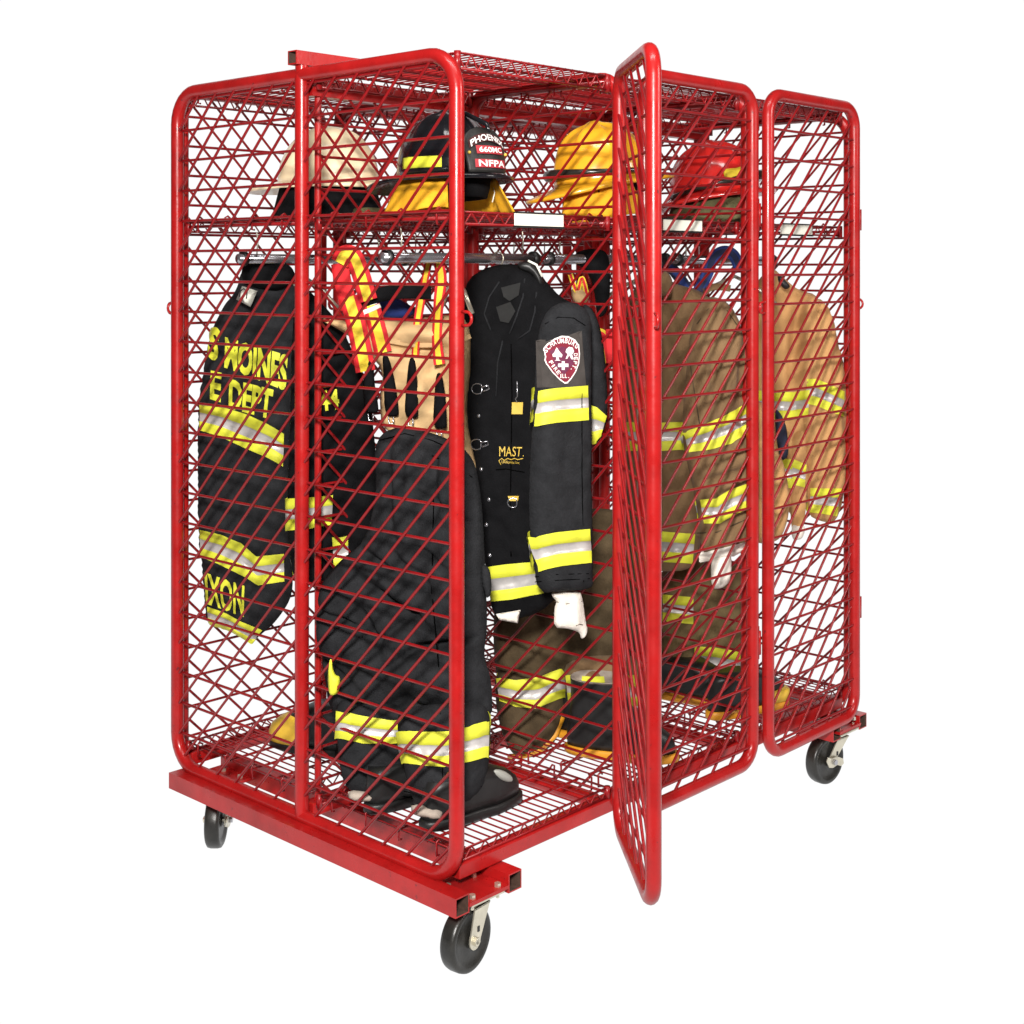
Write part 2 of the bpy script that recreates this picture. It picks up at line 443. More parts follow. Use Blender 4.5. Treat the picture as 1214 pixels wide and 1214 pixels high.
# ================================================================== CLOTH
class Plane:
    def __init__(s, x, y, deg):
        a = math.radians(deg); s.o = Vector((x, y, 0)); s.U = Vector((math.cos(a), math.sin(a), 0)); s.N = Vector((math.sin(a), -math.cos(a), 0))
    def uv(s, px, py):
        d = ray(px, py); c = Vector(CAM); dv = Vector(d)
        t = (s.o-c).dot(s.N)/dv.dot(s.N); p = c+dv*t
        return ((p-s.o).dot(s.U), p.z)
    def w(s, u, v, h): return s.o+s.U*u+s.N*h+Vector((0, 0, v))

def chaikin(P, k=1):
    for _ in range(k):
        Q = []
        for i in range(len(P)):
            a = P[i]; b = P[(i+1) % len(P)]
            Q += [(a[0]*.78+b[0]*.22, a[1]*.78+b[1]*.22), (a[0]*.22+b[0]*.78, a[1]*.22+b[1]*.78)]
        P = Q
    return P

class Cloth:
    def uvh(s, px, py, off=0):
        """where the line of sight first meets the cloth's front"""
        d = Vector(ray(px, py)); c = Vector(CAM); N = s.p.N; dn = d.dot(N); k0 = (s.p.o-c).dot(N)
        def at(hh):
            t = (k0+hh)/dn; q = c+d*t; return (q-s.p.o).dot(s.p.U), q.z
        s.mk(); top = s.top+off+.002; n = 22; prev = top
        for i in range(1, n+1):
            hh = top+(off-top)*i/n; u, v = at(hh)
            if s.h(u, v)+off >= hh and (s.inside(u, v) or i == n):
                a, b = prev, hh
                for _ in range(7):
                    m_ = (a+b)/2; u, v = at(m_)
                    if s.h(u, v)+off >= m_: b = m_
                    else: a = m_
                return at(b)
            prev = hh
        return at(off)
    def __init__(s, plane, px, thick, seed=0, wr=.008, R=.06, fold=(14, 4), res=.011, back=.7, crease=0, soft=2, bumps=()):
        s.bumps = []
        for bx, by, rx, ry, ang_, amp in bumps:
            u_, v_ = plane.uv(bx, by); u2, _ = plane.uv(bx+rx, by); _, v2 = plane.uv(bx, by+ry); s.bumps.append((u_, v_, abs(u2-u_), abs(v2-v_), math.radians(ang_), amp))
        s.p = plane; s.seed = seed; s.t = thick; s.wr = wr; s.R = R; s.fold = fold; s.res = res; s.back = back; s.crease = crease
        P = chaikin([plane.uv(*q) for q in px], soft)
        s.P = P; A = np.array(P); s.A = A; s.B = np.roll(A, -1, 0)
    def dist(s, u, v):
        p = np.array((u, v)); ab = s.B-s.A; t = np.clip(((p-s.A)*ab).sum(1)/((ab*ab).sum(1)+1e-12), 0, 1)
        return float(np.sqrt(((s.A+ab*t[:, None]-p)**2).sum(1).min()))
    def inside(s, u, v):
        a = s.A; b = s.B; c = ((a[:, 1] > v) != (b[:, 1] > v))
        with np.errstate(divide='ignore', invalid='ignore'):
            x = (b[:, 0]-a[:, 0])*(v-a[:, 1])/(b[:, 1]-a[:, 1])+a[:, 0]
        return bool((c & (u < x)).sum() % 2)
    def mk(s):
        if hasattr(s, 'G'): return
        r = s.gr = .0045; s.u0 = s.A[:, 0].min()-2*r; s.v0 = s.A[:, 1].min()-2*r
        nu = int((s.A[:, 0].max()-s.u0)/r)+4; nv = int((s.A[:, 1].max()-s.v0)/r)+4
        G = np.zeros((2, nv, nu))
        ab = s.B-s.A; L2 = (ab*ab).sum(1)+1e-12
        for j in range(nv):
            v = s.v0+j*r; us = s.u0+np.arange(nu)*r; P = np.stack([us, np.full(nu, v)], 1)
            t = np.clip(((P[:, None, :]-s.A[None])*ab[None]).sum(2)/L2[None], 0, 1)
            D = np.sqrt(((s.A[None]+ab[None]*t[:, :, None]-P[:, None, :])**2).sum(2).min(1))
            for i in range(nu):
                u = us[i]
                if not s.inside(u, v): continue
                bq = 0
                wu = u+.02*noise.noise(Vector((u*8, v*8, s.seed))); wv = v+.02*noise.noise(Vector((u*8, v*8, s.seed+9)))
                for (bu_, bv_, ru, rv, an, am) in s.bumps:
                    x_ = (wu-bu_); y_ = (wv-bv_); xr = x_*math.cos(an)+y_*math.sin(an); yr = -x_*math.sin(an)+y_*math.cos(an); bq += am*math.exp(-((xr/ru)**2+(yr/rv)**2)**1.3)
                d = D[i]; k = min(d/s.R, 1.0); prof = math.sqrt(max(0, 1-(1-k)**2))
                for side in (1, -1):
                    q = noise.noise(Vector((u*s.fold[0]+s.seed*7.3, v*s.fold[1], s.seed+side)))
                    q2 = noise.noise(Vector((u*s.fold[0]*2.3+v*5, v*s.fold[1]*3+s.seed, s.seed*3.1)))
                    q3 = 1-abs(noise.noise(Vector((u*9+v*7+s.seed, v*11-u*5, s.seed*1.7))))*3.2
                    q5 = 1-abs(noise.noise(Vector((u*15-v*9+s.seed*2, v*19+u*6, s.seed*2.7))))*3.2
                    q4 = noise.noise(Vector((u*45, v*38, s.seed)))
                    w = s.wr*(q*1.1+q2*.5+q4*.12)-s.crease*(max(0, q3)**2.2+.55*max(0, q5)**2.2)*.6+bq
                    G[0 if side > 0 else 1, j, i] = max(.0, s.t*prof*(1 if side > 0 else s.back)+w*min(d/.02, 1))
        s.G = G; s.nu = nu; s.nv = nv; s.top = float(G[0].max())
    def h(s, u, v, side=1):
        s.mk(); x = (u-s.u0)/s.gr; y = (v-s.v0)/s.gr; i = int(math.floor(x)); j = int(math.floor(y))
        if i < 0 or j < 0 or i >= s.nu-1 or j >= s.nv-1: return 0.0
        fx = x-i; fy = y-j; g = s.G[0 if side > 0 else 1]
        return float((g[j, i]*(1-fx)+g[j, i+1]*fx)*(1-fy)+(g[j+1, i]*(1-fx)+g[j+1, i+1]*fx)*fy)
    def pt(s, px, py, off=.002):
        u, v = s.uvh(px, py, off); return s.p.w(u, v, s.h(u, v)+off)
    def build(s, name, m, parent, **kw):
        P = s.P; r = s.res
        # resample the outline
        O = []
        for i in range(len(P)):
            a = P[i]; b = P[(i+1) % len(P)]; L = math.hypot(b[0]-a[0], b[1]-a[1]); n = max(1, int(L/r))
            for k in range(n): O.append((a[0]+(b[0]-a[0])*k/n, a[1]+(b[1]-a[1])*k/n))
        us = [p[0] for p in O]; vs = [p[1] for p in O]
        pts = [Vector(p) for p in O]; rnd = random.Random(s.seed)
        v = min(vs); row = 0
        while v < max(vs):
            u = min(us)+(r/2 if row % 2 else 0)
            while u < max(us):
                if s.inside(u, v) and s.dist(u, v) > r*.5: pts.append(Vector((u+rnd.uniform(-.1, .1)*r, v)))
                u += r
            v += r*.87; row += 1
        n = len(O)
        vo, eo, fo, ov, oe, of = delaunay_2d_cdt(pts, [(i, (i+1) % n) for i in range(n)], [], 1, 1e-6)
        bm = bmesh.new()
        isb = [s.dist(p[0], p[1]) < r*.2 for p in vo]
        F = []; Bk = []
        for p, b in zip(vo, isb):
            if b:
                q = bm.verts.new(s.p.w(p[0], p[1], 0)); F.append(q); Bk.append(q)
            else:
                F.append(bm.verts.new(s.p.w(p[0], p[1], s.h(p[0], p[1], 1)))); Bk.append(bm.verts.new(s.p.w(p[0], p[1], -max(.0015, s.h(p[0], p[1], -1)))))
        for f in fo:
            for arr in (F, Bk):
                vv = [arr[i] for i in f]
                if len(set(vv)) == len(vv) and bm.faces.get(vv) is None: bm.faces.new(vv)
        return link(name, bm, m, parent)

def lerp(a, b, t): return a+(b-a)*t
def along(P, t):
    L = [0]
    for i in range(len(P)-1): L.append(L[-1]+math.hypot(P[i+1][0]-P[i][0], P[i+1][1]-P[i][1]))
    d = t*L[-1]
    for i in range(len(P)-1):
        if d <= L[i+1]+1e-9:
            k = (d-L[i])/max(1e-9, L[i+1]-L[i]); return (lerp(P[i][0], P[i+1][0], k), lerp(P[i][1], P[i+1][1], k))
    return P[-1]

def band(c, top, bot, parent, off=.0028, rows=(.34, .66), name='reflective_band', mats=None, back=True):
    """lime / silver / lime tape following the cloth"""
    bm = bmesh.new()
    W = max(math.hypot(top[-1][0]-top[0][0], top[-1][1]-top[0][1]), 8); n = max(6, int(W/2.2))
    vrow = [0, .17, rows[0]-.001, rows[0]+.001, .5, rows[1]-.001, rows[1]+.001, .83, 1]
    for side in ((1, -1) if back else (1,)):
        G = []
        for j, t in enumerate(vrow):
            R_ = []
            for i in range(n+1):
                a = along(top, i/n); b = along(bot, i/n)
                u, v = c.uvh(lerp(a[0], b[0], t), lerp(a[1], b[1], t), off)
                h = c.h(u, v, side)
                # neighbours' maximum keeps the tape above the cloth's facets
                h = max(h, c.h(u+.005, v, side), c.h(u-.005, v, side), c.h(u, v+.005, side), c.h(u, v-.005, side))
                o = off+(-.0008 if 2 < j < 6 else 0)
                R_.append(bm.verts.new(c.p.w(u, v, side*(h+o))))
            G.append(R_)
        for j in range(len(vrow)-1):
            for i in range(n):
                f = bm.faces.new((G[j][i], G[j][i+1], G[j+1][i+1], G[j+1][i])); f.material_index = 1 if 3 <= j <= 4 else 0
    return link(name, bm, mats or [M['lime'], M['silver']], parent)

_tc = {}
def textgeo(s, bold=.0, sub=.12):
    key = (s, bold, sub)
    if key in _tc: return _tc[key]
    cu = bpy.data.curves.new('tmp', 'FONT'); cu.body = s; cu.offset = bold; cu.resolution_u = 3
    ob = bpy.data.objects.new('tmp', cu); COL.objects.link(ob); bpy.context.view_layer.update()
    me = bpy.data.meshes.new_from_object(ob.evaluated_get(bpy.context.evaluated_depsgraph_get()))
    bm = bmesh.new(); bm.from_mesh(me)
    bmesh.ops.triangulate(bm, faces=bm.faces[:])
    for _ in range(4):
        es = [e for e in bm.edges if e.calc_length() > sub]
        if not es: break
        bmesh.ops.subdivide_edges(bm, edges=es, cuts=1); bmesh.ops.triangulate(bm, faces=[f for f in bm.faces if len(f.verts) > 3])
    V = [(v.co.x, v.co.y) for v in bm.verts]; bm.verts.index_update(); Fc = [tuple(v.index for v in f.verts) for f in bm.faces]
    bm.free(); bpy.data.objects.remove(ob); bpy.data.curves.remove(cu); bpy.data.meshes.remove(me)
    x0 = min(v[0] for v in V); x1 = max(v[0] for v in V); y0 = min(v[1] for v in V); y1 = max(v[1] for v in V)
    V = [((x-x0)/(x1-x0), (y-y0)/(y1-y0)) for x, y in V]
    _tc[key] = (V, Fc); return _tc[key]

def lettering(c, s, quad, m, parent, name='lettering', bold=.03, off=.004):
    """quad px: TL, TR, BR, BL"""
    V, Fc = textgeo(s, bold); bm = bmesh.new(); vs = []
    TL, TR, BR, BL = quad
    for x, y in V:
        t = (lerp(TL[0], TR[0], x), lerp(TL[1], TR[1], x)); b = (lerp(BL[0], BR[0], x), lerp(BL[1], BR[1], x))
        u, v = c.uvh(lerp(b[0], t[0], y), lerp(b[1], t[1], y), off)
        h = max(c.h(u, v), c.h(u+.006, v), c.h(u-.006, v), c.h(u, v+.006), c.h(u, v-.006))
        vs.append(bm.verts.new(c.p.w(u, v, h+off)))
    for f in Fc:
        try: bm.faces.new([vs[i] for i in f])
        except ValueError: pass
    return link(name, bm, m, parent, False)

def ribbon(plane, pts, w, m, parent, name='strap', h=0, thick=.0025, k=10, tw=0):
    """strap following px points in a plane, w metres wide"""
    P = [plane.uv(*q) for q in pts]; bm = bmesh.new(); Q = []
    # catmull-rom
    for i in range(len(P)-1):
        p0 = P[max(i-1, 0)]; p1 = P[i]; p2 = P[i+1]; p3 = P[min(i+2, len(P)-1)]
        for j in range(k):
            t = j/k; Q.append(tuple(.5*((2*b)+(-a+c)*t+(2*a-5*b+4*c-d)*t*t+(-a+3*b-3*c+d)*t**3) for a, b, c, d in zip(p0, p1, p2, p3)))
    Q.append(P[-1]); rows = []
    for i, q in enumerate(Q):
        a = Q[max(i-1, 0)]; b = Q[min(i+1, len(Q)-1)]; L = math.hypot(b[0]-a[0], b[1]-a[1])+1e-9; nx, ny = -(b[1]-a[1])/L, (b[0]-a[0])/L
        r_ = []
        hh = h(i/len(Q)) if callable(h) else h
        for s_ in (-.5, -.25, .25, .5):
            for z in (thick/2, -thick/2):
                r_.append(bm.verts.new(plane.w(q[0]+nx*w*s_, q[1]+ny*w*s_, hh+z+tw*s_*math.sin(i*.22))))
        rows.append(r_)
    for a, b in zip(rows, rows[1:]):
        for i0, i1, mi in ((0, 2, 0), (2, 4, 1), (4, 6, 0), (1, 3, 0), (3, 5, 1), (5, 7, 0), (0, 1, 0), (6, 7, 0)):
            bm.faces.new((a[i0], a[i1], b[i1], b[i0])).material_index = mi
    return link(name, bm, m if isinstance(m, list) else [m, m], parent)

def wire(plane, pts, r, m, parent, name, h=0):
    bm = bmesh.new(); tube(bm, [plane.w(*plane.uv(x, y), h) for x, y in pts], r, 8); return link(name, bm, m, parent)

def cwire(c, pts, r, m, parent, name, off=.003):
    bm = bmesh.new(); tube(bm, [c.pt(x, y, off) for x, y in pts], r, 8); return link(name, bm, m, parent)

def hook(X, Y, parent, m=None, name='hanger', half=.17, ang=90, drop=.0, z=1.396):
    """coat hanger on the rod: hook over it and two shoulders"""
    bm = bmesh.new(); d = Vector((math.cos(math.radians(ang)), math.sin(math.radians(ang)), 0)); c = Vector((X, Y, z)); Z = Vector((0, 0, 1))
    pts = []
    for i in range(9):
        a = math.radians(-30+ i*240/8); pts.append(c+d*(.0165*math.cos(a))+Z*(.0165*math.sin(a)))
    pts.append(c-Z*.035); pts.append(c-Z*.05)
    tube(bm, pts[::1], .0018, 6)
    b = c-Z*.05
    tube(bm, [b+d*half-Z*.085, b+d*half*.5-Z*.03, b, b-d*half*.5-Z*.03, b-d*half-Z*.085], .006, 8)
    return link(name, bm, m or M['zinc'], parent)
FACE = -46.8

# ---------------------------------------------------------------- black coat with letters on its back (rear left bay)
T = thing('turnout_coat', 'black firefighter coat showing yellow S MOINES lettering on its back, in the rear bay', 'coat', (.24, .84, .40), 'firefighter coats hanging in the rack')
pl = Plane(.22, .86, -66)
c = Cloth(pl, [(290, 312), (322, 316), (352, 322), (356, 345), (352, 420), (346, 520), (344, 610), (343, 660), (348, 690), (344, 712), (330, 733), (316, 748), (298, 757), (280, 748), (260, 741), (246, 737), (243, 700), (240, 660), (236, 640), (236, 560), (236, 480), (242, 440), (252, 392), (266, 362), (280, 345)], .050, 3, .010, .08, (9, 3), crease=.006)
c.build('torso', M['black'], T)
band(c, [(237, 478), (262, 482), (292, 491), (318, 503), (338, 514)], [(237, 510), (262, 518), (292, 532), (318, 543), (337, 553)], T)
band(c, [(237, 628), (262, 634), (286, 644), (304, 660), (338, 656)], [(238, 660), (262, 670), (290, 684), (306, 694), (338, 689)], T)
band(c, [(246, 719), (268, 727), (286, 737), (312, 747)], [(247, 739), (270, 747), (287, 757), (298, 764)], T)
lettering(c, 'S', [(249, 386), (262, 389), (258, 430), (246, 424)], M['lime'], T, bold=.05)
lettering(c, 'MOINES', [(267, 399), (343, 421), (340, 464), (266, 436)], M['lime'], T, bold=.045)
lettering(c, 'E', [(250, 439), (263, 442), (262, 477), (249, 473)], M['lime'], T, bold=.04)
lettering(c, 'DEPT', [(272, 449), (325, 462), (321, 497), (271, 484)], M['lime'], T, bold=.045)
lettering(c, 'IXON', [(243, 678), (290, 694), (289, 732), (245, 716)], M['lime'], T, bold=.03)
s = Cloth(Plane(.12, .66, -60), [(352, 330), (384, 362), (404, 385), (424, 430), (440, 480), (446, 540), (448, 600), (436, 650), (408, 686), (372, 696), (346, 690), (340, 600), (344, 500), (346, 400)], .04, 5, .008, .07, (10, 3))
s.build('sleeve', M['deepblack'], T)
band(s, [(338, 591), (366, 590), (395, 587)], [(338, 629), (366, 627), (393, 622)], T)
band(s, [(394, 637), (404, 637), (413, 635)], [(396, 674), (404, 674), (413, 670)], T)
lettering(s, '44', [(377, 463), (401, 461), (403, 485), (379, 488)], M['lime'], T, bold=.03)
cc = Cloth(Plane(.17, .83, -60), [(290, 309), (320, 306), (345, 314), (352, 330), (330, 345), (300, 340), (284, 332)], .03, 8, .004, .03)
cc.build('collar', M['deepblack'], T)
tg = Cloth(Plane(.130, .80, -66), [(287, 339), (305, 345), (297, 364), (280, 355)], .002, 9, .0, .02, res=.02, soft=0)
tg.build('care_tag', M['paper'], T)
wire(Plane(.125, .80, -66), [(284, 352), (285, 345), (289, 342), (293, 346), (292, 354)], .0016, M['rubber'], T, 'tag_print', .0)
hook(.22, .83, T, ang=115, half=.10)

# ---------------------------------------------------------------- black coat, front bay
T = thing('turnout_coat', 'black firefighter coat with maroon shield patch on its banded sleeve, nearest the open doorway', 'coat', (.40, .2, .5), 'firefighter coats hanging in the rack')
pl = Plane(.41, .24, -62)
c = Cloth(pl, [(548, 352), (556, 330), (574, 318), (600, 312), (628, 316), (648, 334), (664, 352), (684, 362), (697, 400), (700, 470), (694, 560), (690, 650), (668, 700), (640, 727), (600, 737), (584, 728), (578, 690), (566, 600), (556, 520), (548, 440)], .045, 11, .012, .06, (10, 2), crease=.008, soft=1)
c.build('torso', M['deepblack'], T)
band(c, [(578, 672), (600, 669), (645, 665)], [(582, 713), (605, 711), (645, 703)], T, rows=(.36, .70))
s = Cloth(Plane(.40, .075, -12), [(640, 388), (650, 366), (668, 357), (688, 360), (697, 378), (698, 440), (698, 560), (701, 690), (698, 699), (668, 701), (638, 703), (632, 660), (627, 610), (629, 540), (634, 480), (635, 430)], .040, 12, .007, .045, (11, 3), crease=.006, soft=1)
s.build('sleeve', M['black'], T)
band(s, [(635, 463), (660, 460), (697, 457)], [(631, 505), (660, 501), (698, 498)], T, rows=(.35, .64))
band(s, [(626, 637), (660, 631), (699, 627)], [(635, 677), (665, 671), (701, 667)], T, rows=(.35, .64))
b2 = Cloth(Plane(.50, .13, -35), [(688, 358), (704, 366), (714, 396), (719, 440), (721, 492), (716, 512), (706, 526), (697, 522), (692, 440)], .03, 13, .004, .03)
b2.build('sleeve', M['black'], T)
band(b2, [(694, 478), (708, 483), (719, 493)], [(695, 524), (703, 527), (712, 517)], T)
def tab(c, quad, m, name, parent, off=.005):
    n_ = len(quad); bm = bmesh.new(); f = [bm.verts.new(c.pt(x, y, off)) for x, y in quad]; g_ = [bm.verts.new(c.pt(x, y, .0002)) for x, y in quad]
    bm.faces.new(f); bm.faces.new(g_[::-1])
    for i in range(n_): bm.faces.new((f[i], f[(i+1) % n_], g_[(i+1) % n_], g_[i]))
    return link(name, bm, m, parent, False)
glin = mat('grey_lining', (.013, .013, .013), .9, var=.3, vscale=30)
tab(c, [(594, 341), (617, 335), (615, 350), (604, 357), (597, 352)], glin, 'lapel_facing', T, .006)
tab(c, [(588, 364), (605, 358), (611, 369), (603, 383), (593, 381)], glin, 'lapel_facing', T, .006)
for q in ([(622, 330), (620, 352), (612, 376), (604, 396)], [(582, 392), (574, 372), (580, 352), (592, 334)], [(596, 404), (590, 430), (588, 470)], [(636, 346), (634, 370), (628, 392), (614, 402)]): cwire(c, q, .0022, M['black'], T, 'lapel_edge', .001)
cl = Cloth(Plane(.41, .19, -50), [(612, 312), (628, 308), (640, 320), (646, 336), (640, 342), (630, 324), (616, 320)], .012, 16, .001, .012, res=.006)
cl.build('collar_edge', M['rubber'], T)
wire(Plane(.395, .18, -50), [(626, 309), (636, 314), (643, 328)], .0030, M['paper'], T, 'collar_piping')
lettering(c, 'MAST', [(592, 529), (619, 530), (618, 541), (592, 541)], M['gold'], T, bold=.0, off=.004)
cwire(c, [(620, 540.5), (620.8, 540.5)], .0016, M['gold'], T, 'full_stop')
cwire(c, [(594, 551), (591.5, 546), (595, 543.5), (598, 546), (602, 543.5), (606, 545), (610, 543.5), (614, 545), (620, 543.5)], .0011, M['gold'], T, 'lettering_scroll')
lettering(c, 'Uniforms Inc', [(595, 545.5), (616, 547), (616, 550), (595, 549)], M['gold'], T, bold=.0, off=.004)
def dring(px, py, sc=1.0, flip=False):
    P_ = []
    for i in range(14):
        a = 2*PI*i/14; x = math.cos(a); y = math.sin(a); x = max(-1, min(.75, x))
        P_.append((px+x*7*sc, py+y*6.2*sc))
    bm = bmesh.new(); tube(bm, [c.pt(x, y, .006) for x, y in P_], .0017, 8, closed=True)
    o = link('d_ring', bm, M['chrome'], T)
    return o
for (x, y) in ((566, 461), (565, 527)):
    dring(x, y)
    cwire(c, [(x+5, y-2), (x+13, y-4), (x+14, y), (x+7, y+3)], .0022, M['chrome'], T, 'snap_hook', .007)
dring(608, 596, .9)
tab(c, [(602, 588), (615, 588), (614, 594), (604, 594)], M['gold'], 'ring_tab', T)
cwire(c, [(613, 452), (613.5, 470), (611, 473), (613, 477)], .0018, M['chrome'], T, 'clip', .006)
tab(c, [(607, 477), (620, 477), (619.5, 491), (606.5, 491)], M['gold'], 'clip_tab', T)
for (x, y) in ((568, 493), (571, 556), (577, 622), (581, 658), (580, 592)):
    q = c.pt(x, y, .001); bm = bmesh.new(); cyl(bm, q, q+c.p.N*.004, .0045, 12, True); link('snap_button', bm, M['chrome'], T)
M['seam'] = mat('dark_seam', (.002, .002, .002), .95, spec=.0)
M['seambrown'] = mat('brown_seam', (.07, .045, .022), .9)
cwire(c, [(606, 408), (607, 470), (606, 540), (605, 600), (606, 660)], .0016, M['seam'], T, 'flap_seam', .0005)
cwire(c, [(622, 560), (600, 556), (588, 557)], .0014, M['seam'], T, 'pocket_seam', .0005)
for q in ([(634, 684), (660, 681), (698, 680)], [(634, 690), (660, 688), (699, 686)], [(646, 384), (662, 376), (680, 377), (694, 386)], [(688, 396), (690, 460), (690, 560), (692, 690)]): cwire(s, q, .0011, M['seam'], T, 'stitching', .0006)
# maroon shield patch on the sleeve
def onsleeve(x, y): return (644+x*44, 398+y*57)      # unit square to photo
def patchpoly(pts, m, name, off, par, rr=.006):
    pc = [s.uvh(*onsleeve(*q), off) for q in pts]
    bm = bmesh.new(); n = len(pc); inner = []
    us = [p[0] for p in pc]; vs_ = [p[1] for p in pc]
    tmp = Cloth(s.p, [onsleeve(*q) for q in pts], .001); tmp.A = np.array(pc); tmp.B = np.roll(tmp.A, -1, 0)
    u = min(us)
    while u < max(us):
        v = min(vs_)
        while v < max(vs_):
            if tmp.inside(u, v) and tmp.dist(u, v) > rr*.4: inner.append(Vector((u, v)))
            v += rr
        u += rr
    vo, eo, fo, *_ = delaunay_2d_cdt([Vector(p) for p in pc]+inner, [(i, (i+1) % n) for i in range(n)], [], 1, 1e-7)
    vv = [bm.verts.new(s.p.w(p[0], p[1], s.h(p[0], p[1])+off)) for p in vo]
    for f in fo: bm.faces.new([vv[i] for i in f])
    return link(name, bm, m, par, False)
base = Cloth(s.p, [(635, 404), (690, 392), (694, 448), (696, 457), (660, 459), (636, 458)], .0, 1)
SH = [(.0, .26), (.10, .17), (.30, .06), (.5, .0), (.68, .01), (.86, .08), (.97, .20), (.99, .38), (.97, .58), (.88, .76), (.76, .90), (.66, .99), (.58, 1.0), (.44, .92), (.24, .76), (.07, .58), (.03, .50), (.05, .44)]
def shrink(P_, k): return [(.55+(x-.55)*k, .48+(y-.48)*k) for x, y in P_]
bk = patchpoly([(-.20, .10), (1.04, -.10), (1.14, .88), (1.16, 1.06), (.4, 1.12), (-.18, 1.08)], mat('patch_backing', (.045, .038, .034), .9, var=.2, vscale=40), 'patch_backing', .002, T)
pw = patchpoly(SH, M['threadwhite'], 'shield_patch', .0032, T)
patchpoly(shrink(SH, .93), M['maroon'], 'patch_field', .0042, pw)
patchpoly(shrink([(.14, .30), (.5, .20), (.88, .28), (.84, .6), (.56, .84), (.3, .62)], .92), M['indigo'], 'patch_centre', .0050, pw)
patchpoly([(.50, .53), (.58, .53), (.58, .58), (.68, .58), (.68, .65), (.58, .65), (.58, .71), (.50, .71), (.50, .65), (.40, .65), (.40, .58), (.50, .58)], M['threadwhite'], 'cross_emblem', .006, pw)
patchpoly([(.36, .24), (.44, .33), (.52, .40), (.50, .45), (.41, .44), (.43, .50), (.47, .52), (.30, .52), (.35, .50), (.35, .44), (.26, .44), (.25, .39), (.31, .33)], M['threadwhite'], 'spade_emblem', .006, pw)
patchpoly([(.62, .28), (.70, .23), (.80, .25), (.83, .33), (.78, .39), (.82, .49), (.76, .49), (.70, .40), (.65, .48), (.60, .48), (.66, .38), (.60, .34)], M['threadwhite'], 'axe_emblem', .006, pw)
def arctext(txt, P_, hgt, off=.006):
    n = len(txt)
    bm = bmesh.new()
    for i, ch in enumerate(txt):
        if ch == ' ': continue
        V, Fc = textgeo(ch, .02, .6)
        t = (i+.5)/n; a = along(P_, max(0, t-.02)); b = along(P_, min(1, t+.02)); m_ = along(P_, t)
        L = math.hypot((b[0]-a[0])*44, (b[1]-a[1])*57); dx, dy = (b[0]-a[0])*44/L, (b[1]-a[1])*57/L
        LT = sum(math.hypot((P_[k+1][0]-P_[k][0])*44, (P_[k+1][1]-P_[k][1])*57) for k in range(len(P_)-1))
        wch = LT/n*(.36 if ch in 'I.' else .84); hc = hgt*(.25 if ch == '.' else 1)
        vs_ = []
        for x, y in V:
            X = (x-.5)*wch; Y_ = -(y*hc)
            px = 644+m_[0]*44+dx*X-dy*Y_; py = 398+m_[1]*57+dy*X+dx*Y_
            u, v = s.uvh(px, py, off); vs_.append(bm.verts.new(s.p.w(u, v, s.h(u, v)+off)))
        for f in Fc:
            try: bm.faces.new([vs_[k] for k in f])
            except ValueError: pass
    return link('lettering', bm, M['threadwhite'], pw, False)
arctext('SCHAUMBURG', [(.08, .37), (.22, .24), (.40, .165), (.60, .155), (.78, .20), (.90, .28)], 6.0)
arctext('FIRE', [(.14, .54), (.22, .64), (.34, .76), (.40, .82)], 4.6)
arctext('DEPT.', [(.70, .74), (.80, .62), (.84, .48), (.84, .36)][::-1] if False else [(.82, .36), (.83, .50), (.79, .62), (.72, .72)], 4.6)
arctext('ILL.', [(.44, .88), (.72, .88)], 5.0)
# knitted cuff
g = Cloth(Plane(.43, .09, -20), [(655, 701), (688, 700), (691, 712), (695, 740), (697, 746), (694, 755), (689, 758), (687, 750), (680, 747), (672, 745), (657, 744), (657, 722), (660, 713), (654, 706)], .014, 21, .006, .02, (40, 5), res=.005, soft=1)
g.build('knit_cuff', M['white'], T)
for q in ([(683, 742), (687, 740), (691, 741)], [(657, 713), (672, 716), (690, 713)]): cwire(g, q, .0010, M['seambrown'], T, 'stitching', .0006)
g = Cloth(Plane(.38, .20, -30), [(588, 728), (617, 723), (614, 739), (592, 735)], .006, 22, .002, .02, res=.006, soft=0)
g.build('knit_cuff', M['white'], T)
hook(.40, .28, T, ang=100, half=.06)

# ---------------------------------------------------------------- brown coat middle bay
T = thing('turnout_coat', 'brown firefighter coat with lime bands behind the closed middle door', 'coat', (.98, .24, .5), 'firefighter coats hanging in the rack')
pl = Plane(1.00, .27, -50)
c = Cloth(pl, [(742, 350), (770, 330), (800, 336), (835, 346), (858, 372), (862, 470), (850, 560), (832, 640), (822, 676), (780, 678), (748, 672), (740, 560), (738, 430)], .055, 31, .030, .08, (12, 1.6), crease=.006, bumps=[(800, 400, 8, 60, 20, -.02), (830, 440, 8, 70, -10, .02)])
c.build('torso', M['brown'], T)
band(c, [(742, 500), (775, 501), (812, 500)], [(742, 534), (775, 535), (812, 533)], T)
band(c, [(745, 630), (785, 630), (824, 633)], [(747, 664), (785, 666), (821, 668)], T)
s2 = Cloth(Plane(1.00, .12, -30), [(822, 372), (838, 350), (862, 356), (878, 384), (886, 430), (889, 520), (888, 600), (884, 648), (860, 662), (832, 660), (828, 610), (818, 560), (808, 520), (812, 450)], .048, 32, .024, .06, (12, 2.2), crease=.006, bumps=[(862, 420, 9, 60, -8, .02), (838, 430, 6, 60, 12, -.022), (850, 560, 30, 6, 20, -.016), (856, 545, 30, 7, 20, .012), (872, 470, 6, 50, 4, -.016)])
s2.build('sleeve', M['brown'], T)
band(s2, [(808, 513), (835, 503), (860, 492), (888, 476)], [(816, 536), (842, 533), (866, 526), (888, 512)], T)
band(s2, [(828, 592), (848, 591), (866, 580), (887, 573)], [(833, 620), (852, 621), (870, 611), (886, 603)], T)
